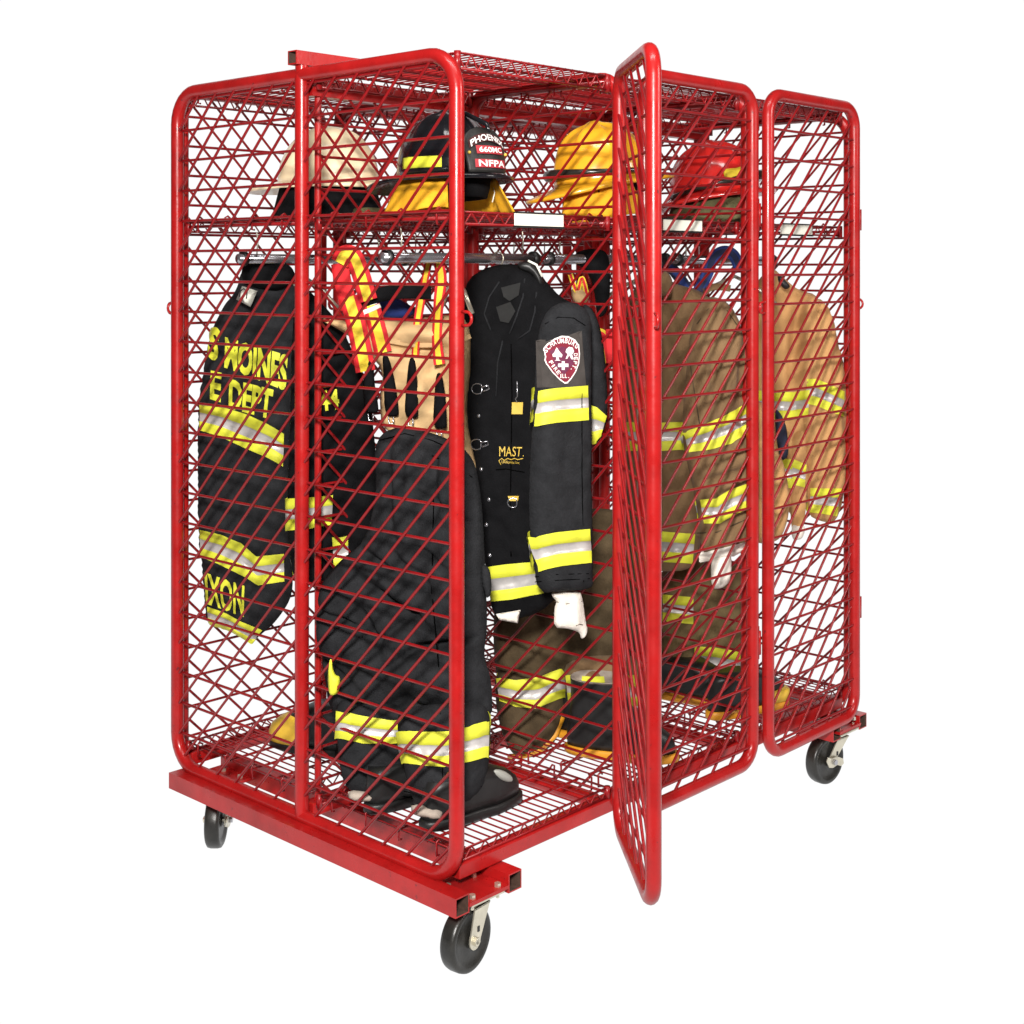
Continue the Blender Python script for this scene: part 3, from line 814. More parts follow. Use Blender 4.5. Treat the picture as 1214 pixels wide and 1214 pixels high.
band(s2, [(829, 655), (855, 650), (885, 642)], [(830, 667), (856, 662), (884, 654)], T, mats=[M['white'], M['white']], name='knit_cuff')
for q in ([(818, 430), (824, 470), (830, 505)], [(826, 632), (850, 631), (884, 616)], [(826, 384), (840, 366), (862, 368), (876, 388)]): cwire(s2, q, .0015, M['seambrown'], T, 'stitching', .0006)
g = Cloth(Plane(.99, .10, -30), [(843, 658), (868, 654), (867, 688), (856, 698), (843, 698)], .014, 33, .002, .02, res=.008); g.build('cuff_tongue', M['white'], T)
g = Cloth(Plane(.84, .22, -45), [(760, 318), (790, 320), (798, 332), (796, 352), (776, 350), (760, 340)], .03, 34, .003, .03); g.build('collar', M['brown'], T)
hook(1.00, .28, T, ang=120, half=.14)

# ---------------------------------------------------------------- tan coat far bay
T = thing('turnout_coat', 'tan firefighter coat with lime bands hanging behind the farthest door', 'coat', (1.52, .22, .6), 'firefighter coats hanging in the rack')
pl = Plane(1.48, .27, -55)
c = Cloth(pl, [(880, 360), (900, 330), (915, 316), (930, 330), (946, 344), (972, 350), (980, 400), (972, 480), (962, 540), (955, 580), (945, 620), (930, 600), (905, 610), (880, 610), (872, 480)], .045, 41, .030, .06, (14, 1.6), crease=.004, bumps=[(944, 400, 6, 50, -10, -.02), (956, 410, 7, 60, 0, .02)])
c.build('torso', M['tan'], T)
band(c, [(876, 463), (905, 463), (940, 465), (960, 462)], [(876, 498), (905, 499), (935, 498), (958, 494)], T)
band(c, [(885, 541), (920, 542), (955, 547)], [(886, 577), (920, 578), (950, 579)], T)
s3 = Cloth(Plane(1.50, .13, -25), [(958, 362), (972, 352), (982, 366), (992, 400), (1001, 440), (1003, 500), (1000, 560), (996, 600), (988, 620), (972, 618), (957, 610), (957, 560), (952, 500), (950, 430)], .038, 42, .020, .05, (13, 2), crease=.005, bumps=[(985, 420, 6, 40, -14, -.016), (975, 530, 20, 6, 20, -.012)])
s3.build('sleeve', M['tan'], T)
band(s3, [(955, 449), (968, 449), (984, 456), (1001, 464)], [(953, 478), (968, 481), (984, 488), (1000, 494)], T)
band(s3, [(958, 578), (976, 579), (998, 579)], [(958, 607), (974, 609), (992, 612)], T)
s4 = Cloth(Plane(1.45, .20, -35), [(935, 520), (955, 500), (958, 560), (956, 600), (952, 628), (946, 640), (940, 640), (936, 600)], .03, 43, .005, .03); s4.build('sleeve', M['tan'], T)
g = Cloth(Plane(1.45, .19, -35), [(938, 622), (953, 618), (952, 636), (945, 641), (939, 639)], .03, 43, .003, .015, res=.008); g.build('knit_cuff', M['white'], T)
band(s4, [(938, 543), (956, 551)], [(938, 574), (954, 578)], T)
hook(1.45, .28, T, ang=110, half=.13)
wire(Plane(1.42, .2, -50), [(906, 305), (914, 300), (921, 306), (920, 316)], .004, M['rubber'], T, 'collar_strap')
cs_ = Cloth(Plane(1.42, .18, -50), [(921, 322), (931, 332), (938, 340), (931, 344), (923, 336)], .008, 44, .0, .01, res=.006); cs_.build('collar_tab', M['rubber'], T)

T = thing('turnout_trousers', 'tan firefighter trousers bunched up beside the farthest hanging coat', 'trousers', (1.25, .1, .5), 'firefighter trousers in the rack')
c = Cloth(Plane(1.26, .14, -45), [(880, 470), (908, 478), (920, 495), (916, 525), (928, 545), (935, 575), (936, 610), (926, 640), (905, 645), (884, 640)], .04, 45, .014, .05, (16, 14), crease=.010)
c.build('trouser_body', M['tan'], T)
g = Cloth(Plane(1.30, .17, -45), [(918, 480), (932, 500), (936, 540), (926, 548), (920, 520)], .01, 46, .002, .02); g.build('pocket_flap', M['navy'], T)

# ---------------------------------------------------------------- near black trousers over boots with suspenders
T = thing('turnout_trousers', 'black firefighter trousers standing over boots with red and yellow suspenders', 'trousers', (.2, .3, .15), 'firefighter trousers in the rack')
pl = Plane(.195, .25, -70)
c = Cloth(pl, [(450, 514), (478, 504), (512, 513), (545, 526), (564, 548), (572, 600), (576, 690), (578, 745), (573, 778), (583, 805), (584, 862), (470, 876), (402, 866), (388, 806), (380, 756), (377, 712), (386, 684), (406, 662), (432, 642), (443, 610), (448, 570), (445, 540)], .056, 51, .010, .085, (6, 4), crease=.006, res=.007, back=.25,
          bumps=[(398, 716, 16, 30, 0, .012), (470, 745, 60, 5, 32, -.020), (520, 655, 50, 5, -22, -.018), (540, 600, 40, 5, -30, -.014), (410, 702, 34, 24, 20, .020), (404, 752, 30, 15, -20, .020), (414, 728, 40, 5, -15, -.024), (446, 770, 26, 24, 0, .026), (430, 812, 40, 20, 25, .030), (450, 742, 8, 34, 25, -.036), (408, 784, 34, 5, -25, -.022), (524, 802, 46, 26, -10, .036), (500, 772, 50, 6, 25, -.036), (548, 700, 30, 60, 0, .024), (492, 640, 10, 80, 10, .018), (476, 690, 46, 8, -28, .022), (484, 715, 46, 5, -28, -.030), (535, 760, 40, 6, 18, -.030), (480, 830, 26, 8, 30, -.036), (545, 838, 44, 6, -8, -.022), (470, 560, 6, 50, 6, -.020), (498, 560, 6, 50, -3, .014), (524, 570, 6, 60, -4, -.020), (560, 800, 20, 30, 0, .016), (455, 660, 24, 5, -30, -.024), (500, 670, 30, 5, -35, -.018)])
c.build('trouser_body', M['black'], T)
cR = Cloth(Plane(.135, .180, -50), [(468, 842), (500, 836), (550, 832), (582, 836), (580, 905), (575, 930), (556, 952), (520, 962), (489, 953), (478, 905)], .070, 52, .010, .06, (10, 8), crease=.014, res=.008)
cR.build('trouser_leg', M['black'], T)
band(cR, [(470, 866), (500, 867), (530, 867), (556, 861), (581, 852)], [(477, 903), (500, 907), (527, 909), (556, 903), (580, 895)], T, rows=(.40, .70))
cL = Cloth(Plane(.125, .335, -54), [(396, 825), (440, 830), (486, 838), (487, 880), (480, 925), (444, 942), (409, 935), (401, 895)], .055, 53, .010, .06, (10, 8), crease=.014, res=.008)
cL.build('trouser_leg', M['black'], T)
band(cL, [(399, 842), (430, 848), (460, 853), (485, 853)], [(398, 874), (430, 881), (460, 882), (484, 878)], T, rows=(.42, .72))
cwire(c, [(508, 520), (514, 600), (512, 700), (520, 790), (524, 850)], .0016, M['seam'], T, 'side_seam', .0006)
cwire(c, [(512, 540), (540, 552), (560, 566)], .0013, M['seam'], T, 'waist_seam', .0006)
cwire(c, [(450, 522), (480, 514), (512, 522), (544, 536)], .0013, M['seam'], T, 'waist_seam', .0006)
for cc_, q in ((cR, [(478, 944), (505, 950), (535, 950), (570, 938)]), (cR, [(522, 845), (524, 900), (526, 950)]), (cL, [(408, 926), (435, 931), (470, 920)]), (cR, [(479, 938), (505, 944), (535, 944), (571, 932)])): cwire(cc_, q, .0011, M['seam'], T, 'stitching', .0006)
pk = Cloth(Plane(.155, .225, FACE), [(570, 668), (580, 672), (583, 690), (582, 706), (576, 710), (570, 690)], .012, 54, .001, .01, res=.006); pk.build('pocket_flap', M['black'], T)
pk = Cloth(Plane(.175, .24, FACE), [(392, 776), (396, 800), (404, 802), (402, 822), (390, 826), (388, 800)], .012, 55, .001, .01, res=.006); pk.build('reflective_patch', M['lime'], T)
pS = Plane(.235, .295, -56)
yr = [M['strapred'], M['strapyel']]
ribbon(pS, [(404, 312), (410, 302), (420, 304), (428, 322), (438, 356)], .046, yr, T, 'suspender', .01)
ribbon(pS, [(414, 352), (422, 380), (428, 408), (434, 440)], .050, yr, T, 'suspender', .004)
ribbon(pS, [(440, 362), (446, 385), (450, 400), (454, 418)], .044, yr, T, 'suspender', .0)
ribbon(pS, [(402, 312), (406, 335), (414, 366)], .044, [M['strapred'], M['strapred']], T, 'suspender', -.004)
ribbon(pS, [(512, 304), (519, 310), (523, 330), (520, 360), (518, 400), (521, 432)], .026, yr, T, 'suspender', .0, tw=.01)
ribbon(pS, [(507, 306), (502, 330), (496, 362), (492, 390), (490, 424)], .020, yr, T, 'suspender', -.02, tw=.008)
ribbon(pS, [(425, 358), (440, 352), (470, 346), (510, 346)], .036, [M['deepblack'], M['deepblack']], T, 'back_pad', -.012)
ribbon(pS, [(427, 372), (440, 367), (451, 362)], .011, [M['paper'], M['paper']], T, 'care_tag', .002)
for pts in ([(440, 424), (437, 450), (440, 486)], [(456, 420), (462, 450), (464, 490)], [(488, 424), (489, 455), (487, 492)], [(520, 442), (522, 470), (521, 505)]):
    a = pts[0]; e = pts[-1]; w_ = 9
    cc = Cloth(pS, [(a[0]-3, a[1]), (a[0]+4, a[1]), (pts[1][0]+w_*.7, pts[1][1]), (e[0]+w_, e[1]-4), (e[0]+w_*.9, e[1]+4), (e[0]-w_*.9, e[1]+3), (pts[1][0]-w_*.8, pts[1][1])], .008, 56, .002, .01, res=.007)
    cc.build('suspender_tab', M['deepblack'], T)
    wire(pS, [(e[0]-3, e[1]+4), (e[0]-2, e[1]+12), (e[0]+3, e[1]+12), (e[0]+3, e[1]+4)], .0018, M['chrome'], T, 'clip', .006)
hook(.25, .28, T, ang=100, half=.05)

for pts, (x_, y_) in (([(487, 952), (525, 960), (523, 973), (488, 966)], (.083, .118)), ([(412, 936), (445, 940), (444, 951), (414, 949)], (.066, .290))):
    hp = Cloth(Plane(x_, y_, -50), pts, .022, 57, .001, .05, res=.007, soft=1); hp.build('boot_heel_strip', M['greylin'], T)
T = thing('trouser_liner', 'tan quilted lining draped behind the red and yellow suspenders', 'liner', (.32, .42, .8))
c = Cloth(Plane(.28, .36, FACE), [(374, 377), (420, 381), (450, 378), (480, 380), (520, 374), (548, 374), (558, 390), (559, 430), (553, 480), (556, 515), (567, 558), (560, 565), (548, 540), (530, 524), (470, 518), (452, 505), (450, 470), (455, 440), (430, 410), (398, 388)], .045, 61, .016, .04, (9, 10), crease=.020, soft=1, bumps=[(515, 392, 44, 12, 0, .03), (505, 412, 46, 5, 0, -.03), (500, 450, 10, 40, 0, .02), (540, 440, 12, 40, 8, .024)])
c.build('lining_sheet', M['cream'], T)
ribbon(Plane(.26, .335, FACE), [(462, 404), (500, 409), (540, 405), (558, 398)], .012, [M['cream'], M['cream']], T, 'lining_fold', .012)

T = thing('blue_strap', 'blue folded strap bundle behind the black suspender pad', 'strap', (.35, .45, 1.2))
c = Cloth(Plane(.36, .44, FACE), [(440, 330), (452, 342), (470, 352), (485, 362), (500, 366), (482, 378), (452, 378), (446, 356)], .02, 62, .006, .02); c.build('strap_bundle', M['blue'], T)

# ---------------------------------------------------------------- brown trousers in the middle bay (seen through the first divider)
T = thing('turnout_trousers', 'brown firefighter trousers seen through the divider left of the open door', 'trousers', (.85, .28, .12), 'firefighter trousers in the rack')
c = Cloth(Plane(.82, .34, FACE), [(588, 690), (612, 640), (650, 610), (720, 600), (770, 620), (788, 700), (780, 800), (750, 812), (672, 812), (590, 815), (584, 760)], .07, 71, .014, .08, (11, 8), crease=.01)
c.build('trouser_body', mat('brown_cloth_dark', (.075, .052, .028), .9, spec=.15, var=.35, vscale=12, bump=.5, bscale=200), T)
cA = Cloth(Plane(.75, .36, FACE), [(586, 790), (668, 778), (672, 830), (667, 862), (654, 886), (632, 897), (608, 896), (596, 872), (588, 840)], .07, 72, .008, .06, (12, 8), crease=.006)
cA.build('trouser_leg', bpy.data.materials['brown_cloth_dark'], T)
band(cA, [(588, 802), (612, 806), (640, 802), (670, 789)], [(592, 830), (612, 838), (636, 840), (670, 825)], T, rows=(.40, .72))
wl = [(604, 897), (622, 896), (642, 888), (658, 872), (667, 850)]
cwire(cA, wl, .0075, M['orange'], T, 'cuff_welt', .001)
cB = Cloth(Plane(.80, .26, FACE), [(668, 780), (730, 776), (775, 780), (776, 834), (740, 838), (686, 836), (670, 828)], .06, 73, .008, .05, (12, 8))
cB.build('trouser_leg', M['brown'], T)
band(cB, [(670, 799), (700, 802), (740, 801), (774, 798)], [(673, 828), (700, 834), (740, 838), (774, 834)], T, rows=(.40, .72))

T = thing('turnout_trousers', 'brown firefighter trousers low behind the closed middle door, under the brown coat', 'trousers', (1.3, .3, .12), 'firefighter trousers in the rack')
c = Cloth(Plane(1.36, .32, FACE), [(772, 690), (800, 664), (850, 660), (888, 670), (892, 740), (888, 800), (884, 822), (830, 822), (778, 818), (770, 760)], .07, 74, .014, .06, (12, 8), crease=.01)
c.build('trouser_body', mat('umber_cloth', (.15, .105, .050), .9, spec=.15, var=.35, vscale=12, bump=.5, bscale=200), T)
band(c, [(774, 703), (800, 706), (822, 708)], [(774, 735), (800, 738), (822, 740)], T)
band(c, [(824, 766), (850, 768), (888, 774)], [(820, 793), (850, 798), (888, 804)], T, rows=(.38, .72))

# ================================================================== BOOTS
def boot(x, y, z, ang, label, soleM, upM, toe=None, h=.26, sc=1.0, group='firefighter boots standing on the bottom shelf', opening=False, tab=False, toeh=0):
    T = thing('boot', label, 'boot', (x, y, z), group)
    ca, sa = math.cos(math.radians(ang)), math.sin(math.radians(ang))
    def W(f, l, zz): return Vector((x+(f*ca-l*sa)*sc, y+(f*sa+l*ca)*sc, z+zz*sc))
    def ring(bm, zz, f0, f1, w, n=28, toew=.85):
        R_ = []
        for k in range(n):
            a = 2*PI*k/n; cx = (f0+f1)/2; rx = (f1-f0)/2
            cc_, ss = math.cos(a), math.sin(a)
            xx = cx+rx*math.copysign(abs(cc_)**.85, cc_); ww = w*math.copysign(abs(ss)**.85, ss)*(1 if xx > cx+.2*rx else (.86 if rx > .09 else 1))
            R_.append(bm.verts.new(W(xx, ww, zz)))
        return R_
    def loft(L, m, name, par, capt=True, capb=True):
        bm = bmesh.new(); RR = [ring(bm, *q) for q in L]
        for a, b in zip(RR, RR[1:]):
            for k in range(len(a)): bm.faces.new((a[k], a[(k+1) % len(a)], b[(k+1) % len(a)], b[k]))
        if capb: bm.faces.new(RR[0][::-1])
        if capt: bm.faces.new(RR[-1])
        return link(name, bm, m, par)
    loft([(0, -.085, .205, .048), (.004, -.092, .214, .053), (.020, -.092, .214, .053), (.024, -.088, .210, .050)], soleM, 'sole', T)
    L = [(.022, -.084, .204, .047), (.045, -.086, .203, .049), (.065, -.084, .192, .049), (.085, -.081, .165, .049), (.105, -.078, .125, .050), (.13, -.075, .090, .052), (.16, -.073, .075, .054), (.20, -.073, .072, .056), (h, -.074, .074, .058)]
    L = [q for q in L[:-1] if q[0] < h-.008]+[(h, L[-1][1], max(.074, .075+(.13-h)*1.4 if h < .13 else .074), .056)]
    loft(L, upM, 'shaft', T, capt=not opening)
    if opening: loft([(h+.004, -.075, .075, .0585), (h+.006, -.071, .071, .055), (h-.02, -.0685, .0685, .0525), (h-.07, -.066, .066, .050)], M['greylin'], 'lining', T, capb=False)
    if toe and toeh:
        loft([(.022, .055, .2085, .0520), (.045, .05, .2085, .0535), (.065, .045, .198, .0535), (.085, .04, .171, .0530), (.095, .04, .150, .051)], toe, 'toe_cap', T)
    elif toe:
        loft([(.024, .07, .2075, .0510), (.050, .075, .207, .0520), (.058, .080, .198, .050)], toe, 'toe_cap', T)
    if tab:
        bm = bmesh.new(); bmesh.ops.create_icosphere(bm, subdivisions=3, radius=1)
        R3 = Matrix.Rotation(math.radians(ang), 4, 'Z')
        for v in bm.verts:
            p = Vector((v.co.x*.030, v.co.y*.010, v.co.z*.012)); p.z -= p.x*.9*.6
            v.co = W(.125+p.x, -.040+p.y, .085+p.z)
        link('toe_badge', bm, M['badge'], T)
    return T
ZF = .088
boot(.125, .165, ZF, -4, 'black rubber boot under the nearest trouser leg, its toe pointing right', M['rubber'], M['rubber'], h=.11, tab=True)
boot(.105, .335, ZF, -4, 'black rubber boot farther back, under the second black trouser leg', M['rubber'], M['rubber'], h=.10)
boot(.76, .40, ZF, -80, 'black boot with orange sole under the brown trouser leg', M['orange'], M['rubber'], None, h=.14)
boot(.70, .20, ZF, -62, 'empty black boot with pale lining beside the divider', M['orange'], M['rubber'], None, h=.20, opening=True)
boot(1.23, .34, ZF, -72, 'black boot with orange sole behind the closed middle door', M['orange'], M['rubber'], None, h=.12)
boot(1.215, .13, ZF, -14, 'black boot with bright yellow toe behind the farthest door', M['orange'], M['rubber'], M['yellowrub'], h=.12)
boot(.225, .70, ZF, 106, 'yellow rounded boot toe showing left of the end panel centre bar', M['rubber'], M['rubber'], M['yellowrub'], h=.13, toeh=1)
boot(.22, .63, ZF, 60, 'black boot in the shadow right of the end panel centre bar', M['rubber'], M['rubber'], None, h=.2)

# ================================================================== HELMETS
def helmet(x, y, z, ang, label, shell, tilt=0, brim=(.045, .03, .10), curtain=None, bandm=None, shield=False, goggles=False, a=.135, b=.112, h=.150, lift=.085, strip=(.85, .95, .08, .26), liner=None, roll=0, ridge=.007, cflare=.34):
    T = thing('helmet', label, 'helmet', (x, y, z), 'firefighter helmets on the upper shelf')
    R_ = Matrix.Rotation(math.radians(ang), 3, 'Z') @ Matrix.Rotation(math.radians(-tilt), 3, 'Y') @ Matrix.Rotation(math.radians(roll), 3, 'X')
    O = Vector((x, y, z+lift))
    def W(p): return O+R_ @ Vector(p)
    n = 72
    def rb(t):      # brim width by angle: 0 = front
        c_ = math.cos(t); s_ = abs(math.sin(t))
        return (brim[0] if c_ > 0 else brim[2])*abs(c_)**1.6+brim[1]*s_**2
    bm = bmesh.new(); rings = []
    def addring(f): rings.append([bm.verts.new(W(f(2*PI*k/n))) for k in range(n)])
    def dome(t, el):
        ce = math.cos(el)**.82; X = a*math.cos(t)*ce; Y = b*math.sin(t)*ce; Z = h*math.sin(el)
        # combs: one along the crown, four across
        q = 0
        if el > .25:
            q += ridge*math.exp(-(Y/.009)**2)
            for dd in (.25*PI, -.25*PI, .75*PI, -.75*PI):
                dt = (t-dd+PI) % (2*PI)-PI; q += ridge*.8*math.exp(-(dt*math.hypot(X, Y)/.009)**2)
            q += ridge*.8*math.exp(-(X/.009)**2)
        return (X*(1+q*2), Y*(1+q*2), Z+q*min(1, (el-.2)*2))
    # underside, brim, dome
    addring(lambda t: (a*.96*math.cos(t), b*.96*math.sin(t), -.004))
    addring(lambda t: ((a+rb(t)*.97)*math.cos(t), (b+rb(t)*.97)*math.sin(t), -.008-.018*(rb(t)/.1)**1.2-.004))
    addring(lambda t: ((a+rb(t))*math.cos(t), (b+rb(t))*math.sin(t), -.006-.018*(rb(t)/.1)**1.2))
    addring(lambda t: ((a+rb(t)*.96)*math.cos(t), (b+rb(t)*.96)*math.sin(t), -.002-.018*(rb(t)/.1)**1.2))
    addring(lambda t: ((a+rb(t)*.5)*math.cos(t), (b+rb(t)*.5)*math.sin(t), .000-.008*(rb(t)/.1)))
    addring(lambda t: ((a+.004)*math.cos(t), (b+.004)*math.sin(t), .003))
    for i in range(0, 20):
        el = PI/2*(i/20)
        addring(lambda t, el=el: dome(t, el+.02))
    for A_, B_ in zip(rings, rings[1:]):
        for k in range(n): bm.faces.new((A_[k], A_[(k+1) % n], B_[(k+1) % n], B_[k]))
    top = bm.verts.new(W((0, 0, h+ridge)))
    for k in range(n): bm.faces.new((rings[-1][k], rings[-1][(k+1) % n], top))
    link('shell', bm, shell, T)
    # liner and headband
    bm = bmesh.new(); rr = []
    for zz, k in ((.01, .90), (-.03, .86), (-.055, .80), (-.055, .74), (0.0, .74)):
        rr.append([bm.verts.new(W((a*k*math.cos(2*PI*i/36), b*k*math.sin(2*PI*i/36), zz))) for i in range(36)])
    for A_, B_ in zip(rr, rr[1:]):
        for k in range(36): bm.faces.new((A_[k], A_[(k+1) % 36], B_[(k+1) % 36], B_[k]))
    link('liner', bm, liner or M['deepblack'], T)
    if curtain:
        bm = bmesh.new(); rr = []
        t0, t1 = curtain[1], curtain[2]; m_ = 60; bot = -lift+.004
        for j in range(9):
            q = j/8; row = []
            for i in range(m_+1):
                t = t0+(t1-t0)*i/m_; k = .95+cflare*q+.05*q*math.sin(t*9)+.03*q*math.sin(t*17+2)
                row.append(bm.verts.new(W((a*k*math.cos(t), b*k*math.sin(t), lerp(-.004, bot, q)+.006*q*math.sin(t*5)))))
            rr.append(row)
        for A_, B_ in zip(rr, rr[1:]):
            for i in range(m_): bm.faces.new((A_[i], A_[i+1], B_[i+1], B_[i]))
        cu = link('neck_curtain', bm, curtain[0], T)
        md = cu.modifiers.new('t', 'SOLIDIFY'); md.thickness = .003
    if bandm:
        for s_ in (-1, 1):
            bm = bmesh.new(); rr = []
            for el in (strip[2], (strip[2]+strip[3])/2, strip[3]):
                row = []
                for i in range(13):
                    t = s_*(strip[0]+strip[1]*i/12); p = Vector(dome(t, el)); p.x *= 1.012; p.y *= 1.012
                    p.z += .004*(i/12); row.append(bm.verts.new(W(p)))
                rr.append(row)
            for A_, B_ in zip(rr, rr[1:]):
                for i in range(12): bm.faces.new((A_[i], A_[i+1], B_[i+1], B_[i]))
            o = link('trim_strip', bm, bandm, T); md = o.modifiers.new('t', 'SOLIDIFY'); md.thickness = .0015
    if goggles:
        bm = bmesh.new()
        pts = []
        for i in range(31):
            t = -2.6+5.2*i/30; pts.append(W(((a+.010)*math.cos(t), (b+.010)*math.sin(t), .022+.016*math.cos(t))))
        tube(bm, pts, [.007+.009*max(0, math.cos(-2.6+5.2*i/30))**2 for i in range(31)], 10)
        link('goggles', bm, goggles, T)
    for s_ in (-1, 1):
        bm = bmesh.new(); tube(bm, [W((.05, s_*b*.93, -.01)), W((.055, s_*b*.93, -.04)), W((.052, s_*b*.88, -.062))], .0016, 6)
        link('chin_strap', bm, M['paper'] if shield else M['rubber'], T)
    if shield:
        sr = []
        def SP(u, v, off=0):       # u across (-1..1), v up 0..1
            t = u*.50; rad = 1.02-.17*v*v; X = (a+.030)*math.cos(t)*rad+off*.9; Y = (b+.026)*math.sin(t)*(.98 if True else 1)
            return W((X, Y, -.004+v*.108))
        def wv(v): return (.86+.22*v) if v < .55 else (.98)*math.sqrt(max(0, 1-((v-.55)/.47)**2))
        bm = bmesh.new(); G = []
        for j in range(15):
            v = j/14; G.append([bm.verts.new(SP((i/16*2-1)*max(.05, wv(v)), v)) for i in range(17)])
        for A_, B_ in zip(G, G[1:]):
            for i in range(16): bm.faces.new((A_[i], A_[i+1], B_[i+1], B_[i]))
        o = link('front_shield', bm, M['leather'], T); md = o.modifiers.new('t', 'SOLIDIFY'); md.thickness = .004
        def plaque(u0, u1, v0, v1, m, nm, off, arch=0):
            bm = bmesh.new(); G = []
            for j in range(5):
                G.append([bm.verts.new(SP(lerp(u0, u1, i/12), lerp(v0, v1, j/4)-arch*((i/12*2-1)**2), off)) for i in range(13)])
            for A_, B_ in zip(G, G[1:]):
                for i in range(12): bm.faces.new((A_[i], A_[i+1], B_[i+1], B_[i]))
            return link(nm, bm, m, o)
        def word(w_, u0, u1, v0, v1, off, m=None, arch=0):
            V, Fc = textgeo(w_, .02, .3); bm = bmesh.new()
            vs = [bm.verts.new(SP(lerp(u0, u1, X), lerp(v0, v1, Y)-arch*((X*2-1)**2), off)) for X, Y in V]
            for f in Fc:
                try: bm.faces.new([vs[i] for i in f])
                except ValueError: pass
            link('lettering', bm, m or M['threadwhite'], o, False)
        plaque(-.80, .80, .68, .86, M['cavity'], 'name_arc', .006, .17); word('PHOENIX', -.74, .74, .70, .84, .008, arch=.16)
        plaque(-.56, .62, .40, .58, M['maroonp'], 'number_plaque', .006); word('660MC', -.48, .54, .43, .55, .009)
        plaque(-.66, .70, .10, .28, M['maroonp'], 'name_plaque', .006); word('NFPA', -.56, .60, .12, .26, .009)
        bm = bmesh.new(); q = SP(-.82, .42, .006); bmesh.ops.create_icosphere(bm, subdivisions=2, radius=.004, matrix=Matrix.Translation(q)); link('rivet', bm, M['gold'], o)
        bm = bmesh.new(); q = SP(.86, .42, .006); bmesh.ops.create_icosphere(bm, subdivisions=2, radius=.004, matrix=Matrix.Translation(q)); link('rivet', bm, M['gold'], o)
        bm = bmesh.new(); tube(bm, [W((.02, 0, h+.004)), W((.08, 0, h*.95)), W((a+.02, 0, .11)), W((a+.03, 0, .088))], [.005, .006, .006, .004], 8); link('shield_finial', bm, M['helmblack'], T)
    return T
M['leather'] = mat('black_leather', (.014, .013, .012), .5, var=.3, vscale=60, bump=.2, bscale=150)
M['maroonp'] = mat('red_plaque', (.34, .02, .03), .6)
ZS = 1.500
helmet(.205, .265, ZS, -96, 'glossy black firefighter helmet with lettered front shield and lime side strip', M['helmblack'], 2, curtain=(M['amber'], .75, 2*PI-.75), bandm=M['lime'], shield=True, lift=.092)
helmet(.775, .245, ZS, 148, 'yellow firefighter helmet with black goggle strap, in the middle bay', M['helmyellow'], -10, goggles=M['glassdark'], curtain=(M['amber'], .4, 1.9), brim=(.085, .03, .06), lift=.105, roll=0, a=.136, b=.112, h=.150, ridge=.010)
helmet(1.32, .26, ZS, -60, 'red firefighter helmet with yellow side strips and goggles', M['helmred'], 8, goggles=M['glassdark'], curtain=(M['olive'], .9, 2*PI-.9), bandm=M['strapyel'], lift=.09, strip=(.25, 1.0, .20, .42), ridge=.010)
helmet(.27, .79, ZS, 120, 'white firefighter helmet with dark liner behind the end panel centre bar', M['helmwhite'], 0, lift=.10, brim=(.085, .02, .03), curtain=(M['deepblack'], .3, 2*PI-.3), ridge=.003, cflare=.12, a=.14)
T = thing('webbing_roll', 'olive rolled neck cloth lying on the upper shelf beside the white helmet', 'cloth roll', (.30, .70, 1.51))
bm = bmesh.new(); tube(bm, [(.22, .62, 1.515), (.26, .62, 1.517), (.34, .62, 1.515), (.40, .60, 1.515)], [.012, .014, .015, .010], 12); link('rolled_cloth', bm, M['olive'], T)

# navy suspenders and hanging clutter in the further bays
T = thing('suspenders', 'navy blue suspenders hung over the rod behind the middle door', 'suspenders', (1.2, .35, 1.2), 'loose suspenders hung on the rods')
pp_ = Plane(1.22, .34, FACE)
nv = [M['blue'], mat('navy_webbing', (.008, .014, .06), .8, var=.3, vscale=30)]
ribbon(pp_, [(828, 345), (838, 326), (846, 306), (858, 298), (870, 303), (878, 322)], .034, nv, T, 'strap', 0)
ribbon(pp_, [(786, 312), (796, 318), (806, 330), (814, 342)], .034, nv[::-1], T, 'strap', .0)
ribbon(pp_, [(832, 348), (846, 340), (866, 342)], .02, [M['brown'], M['brown']], T, 'strap', .0)
T = thing('suspenders', 'red and yellow suspenders hanging on the rod left of the open door', 'suspenders', (.8, .3, 1.1), 'loose suspenders hung on the rods')
pp_ = Plane(.78, .30, FACE)
ribbon(pp_, [(676, 325), (684, 345), (690, 330), (696, 350)], .014, yr[::-1], T, 'strap', 0)
ribbon(pp_, [(706, 395), (716, 400), (722, 430)], .030, yr[::-1], T, 'strap', 0)
ribbon(pp_, [(722, 390), (722, 410), (724, 430)], .020, [M['strapred'], M['strapred']], T, 'strap', .01)
g = Cloth(Plane(.80, .30, FACE), [(676, 342), (690, 338), (700, 348), (694, 362), (680, 360)], .02, 81, .004, .02); g.build('pad', M['cream'], T)
T = thing('glove_pair', 'black gloves bunched on the rod in the middle bay beside the open door', 'gloves', (.75, .3, 1.3))
g = Cloth(Plane(.74, .30, FACE), [(680, 300), (700, 294), (722, 298), (724, 340), (720, 372), (708, 378), (704, 340), (694, 318), (682, 314)], .03, 82, .008, .03, (14, 10)); g.build('glove', M['deepblack'], T)

# ================================================================== SETTING, LIGHT, CAMERA
m = bpy.data.materials.new('white_glow'); m.use_nodes = True; n_ = m.node_tree; n_.nodes.clear()
em = n_.nodes.new('ShaderNodeEmission'); em.inputs['Color'].default_value = (1, 1, 1, 1); em.inputs['Strength'].default_value = 1.02  # glow added to the sheet so the surround stays pure white and shadowless
ou = n_.nodes.new('ShaderNodeOutputMaterial'); n_.links.new(em.outputs[0], ou.inputs[0])
bm = bmesh.new(); prof = []
FL = -.1735
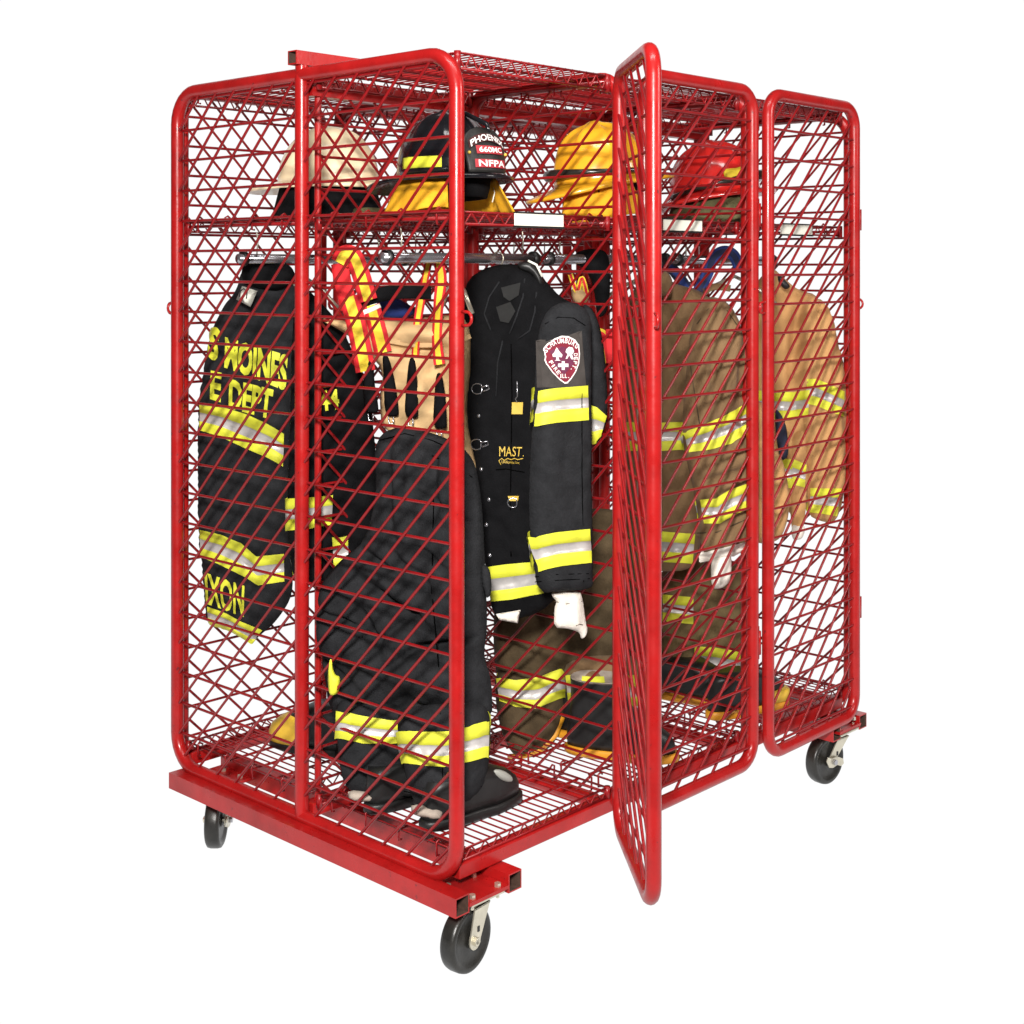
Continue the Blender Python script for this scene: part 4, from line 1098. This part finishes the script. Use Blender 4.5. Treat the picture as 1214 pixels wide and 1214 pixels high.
# swept sheet: floor, curve, upright; laid square to the view so that it fills it
DIRF = Vector((CF[0], CF[1], 0)); DIRR = Vector((CR[0], CR[1], 0)); C0 = Vector((CAM[0], CAM[1], 0))
prof = [(2.35, FL), (7.0, FL)]
for i in range(1, 11):
    a_ = PI/2*i/10; prof.append((7.0+1.2*math.sin(a_), FL+1.2*(1-math.cos(a_))))
prof.append((8.2, 4.6))
Wd = 5.0; L_ = [bm.verts.new(C0+DIRF*d-DIRR*Wd+Vector((0, 0, z))) for d, z in prof]; R_ = [bm.verts.new(C0+DIRF*d+DIRR*Wd+Vector((0, 0, z))) for d, z in prof]
for i in range(len(prof)-1): bm.faces.new((L_[i], R_[i], R_[i+1], L_[i+1]))
bd = link('glowing_backdrop', bm, m); bd['kind'] = 'structure'

w = bpy.data.worlds.new('World'); scene.world = w; w.use_nodes = True
bg = w.node_tree.nodes['Background']; bg.inputs[0].default_value = (1, .98, .95, 1); bg.inputs[1].default_value = .06

def area(name, loc, tgt, size, power, col=(1, 1, 1)):
    l = bpy.data.lights.new(name, 'AREA'); l.shape = 'RECTANGLE'; l.size = size[0]; l.size_y = size[1]; l.energy = power; l.color = col
    o = bpy.data.objects.new(name, l); COL.objects.link(o); o.location = loc
    o.rotation_euler = (Vector(tgt)-Vector(loc)).to_track_quat('-Z', 'Y').to_euler(); return o
area('flash_softbox', (-2.45, -2.2, 2.15), (.6, .3, .8), (.4, .4), 270, (1, .97, .93))
area('overhead_light', (-.6, -.9, 4.2), (.7, .4, .5), (2.6, .5), 75, (1, .98, .95))
area('side_light', (1.8, -3.2, 2.6), (.9, 0, .9), (1.0, 1.0), 60, (1, .96, .92))

cam = bpy.data.cameras.new('Camera'); co = bpy.data.objects.new('Camera', cam); COL.objects.link(co)
co.location = CAM; co.rotation_euler = (PI/2, 0, YAW)
cam.sensor_width = 36; cam.lens = 36*FPX/1214; cam.shift_y = (PCY-607)/1214; cam.clip_start = .05; cam.clip_end = 60
scene.camera = co
vs = scene.view_settings; vs.view_transform = 'Standard'; vs.look = 'None'; vs.exposure = 0; vs.gamma = 1; vs.use_curve_mapping = False
scene.render.engine = 'CYCLES'
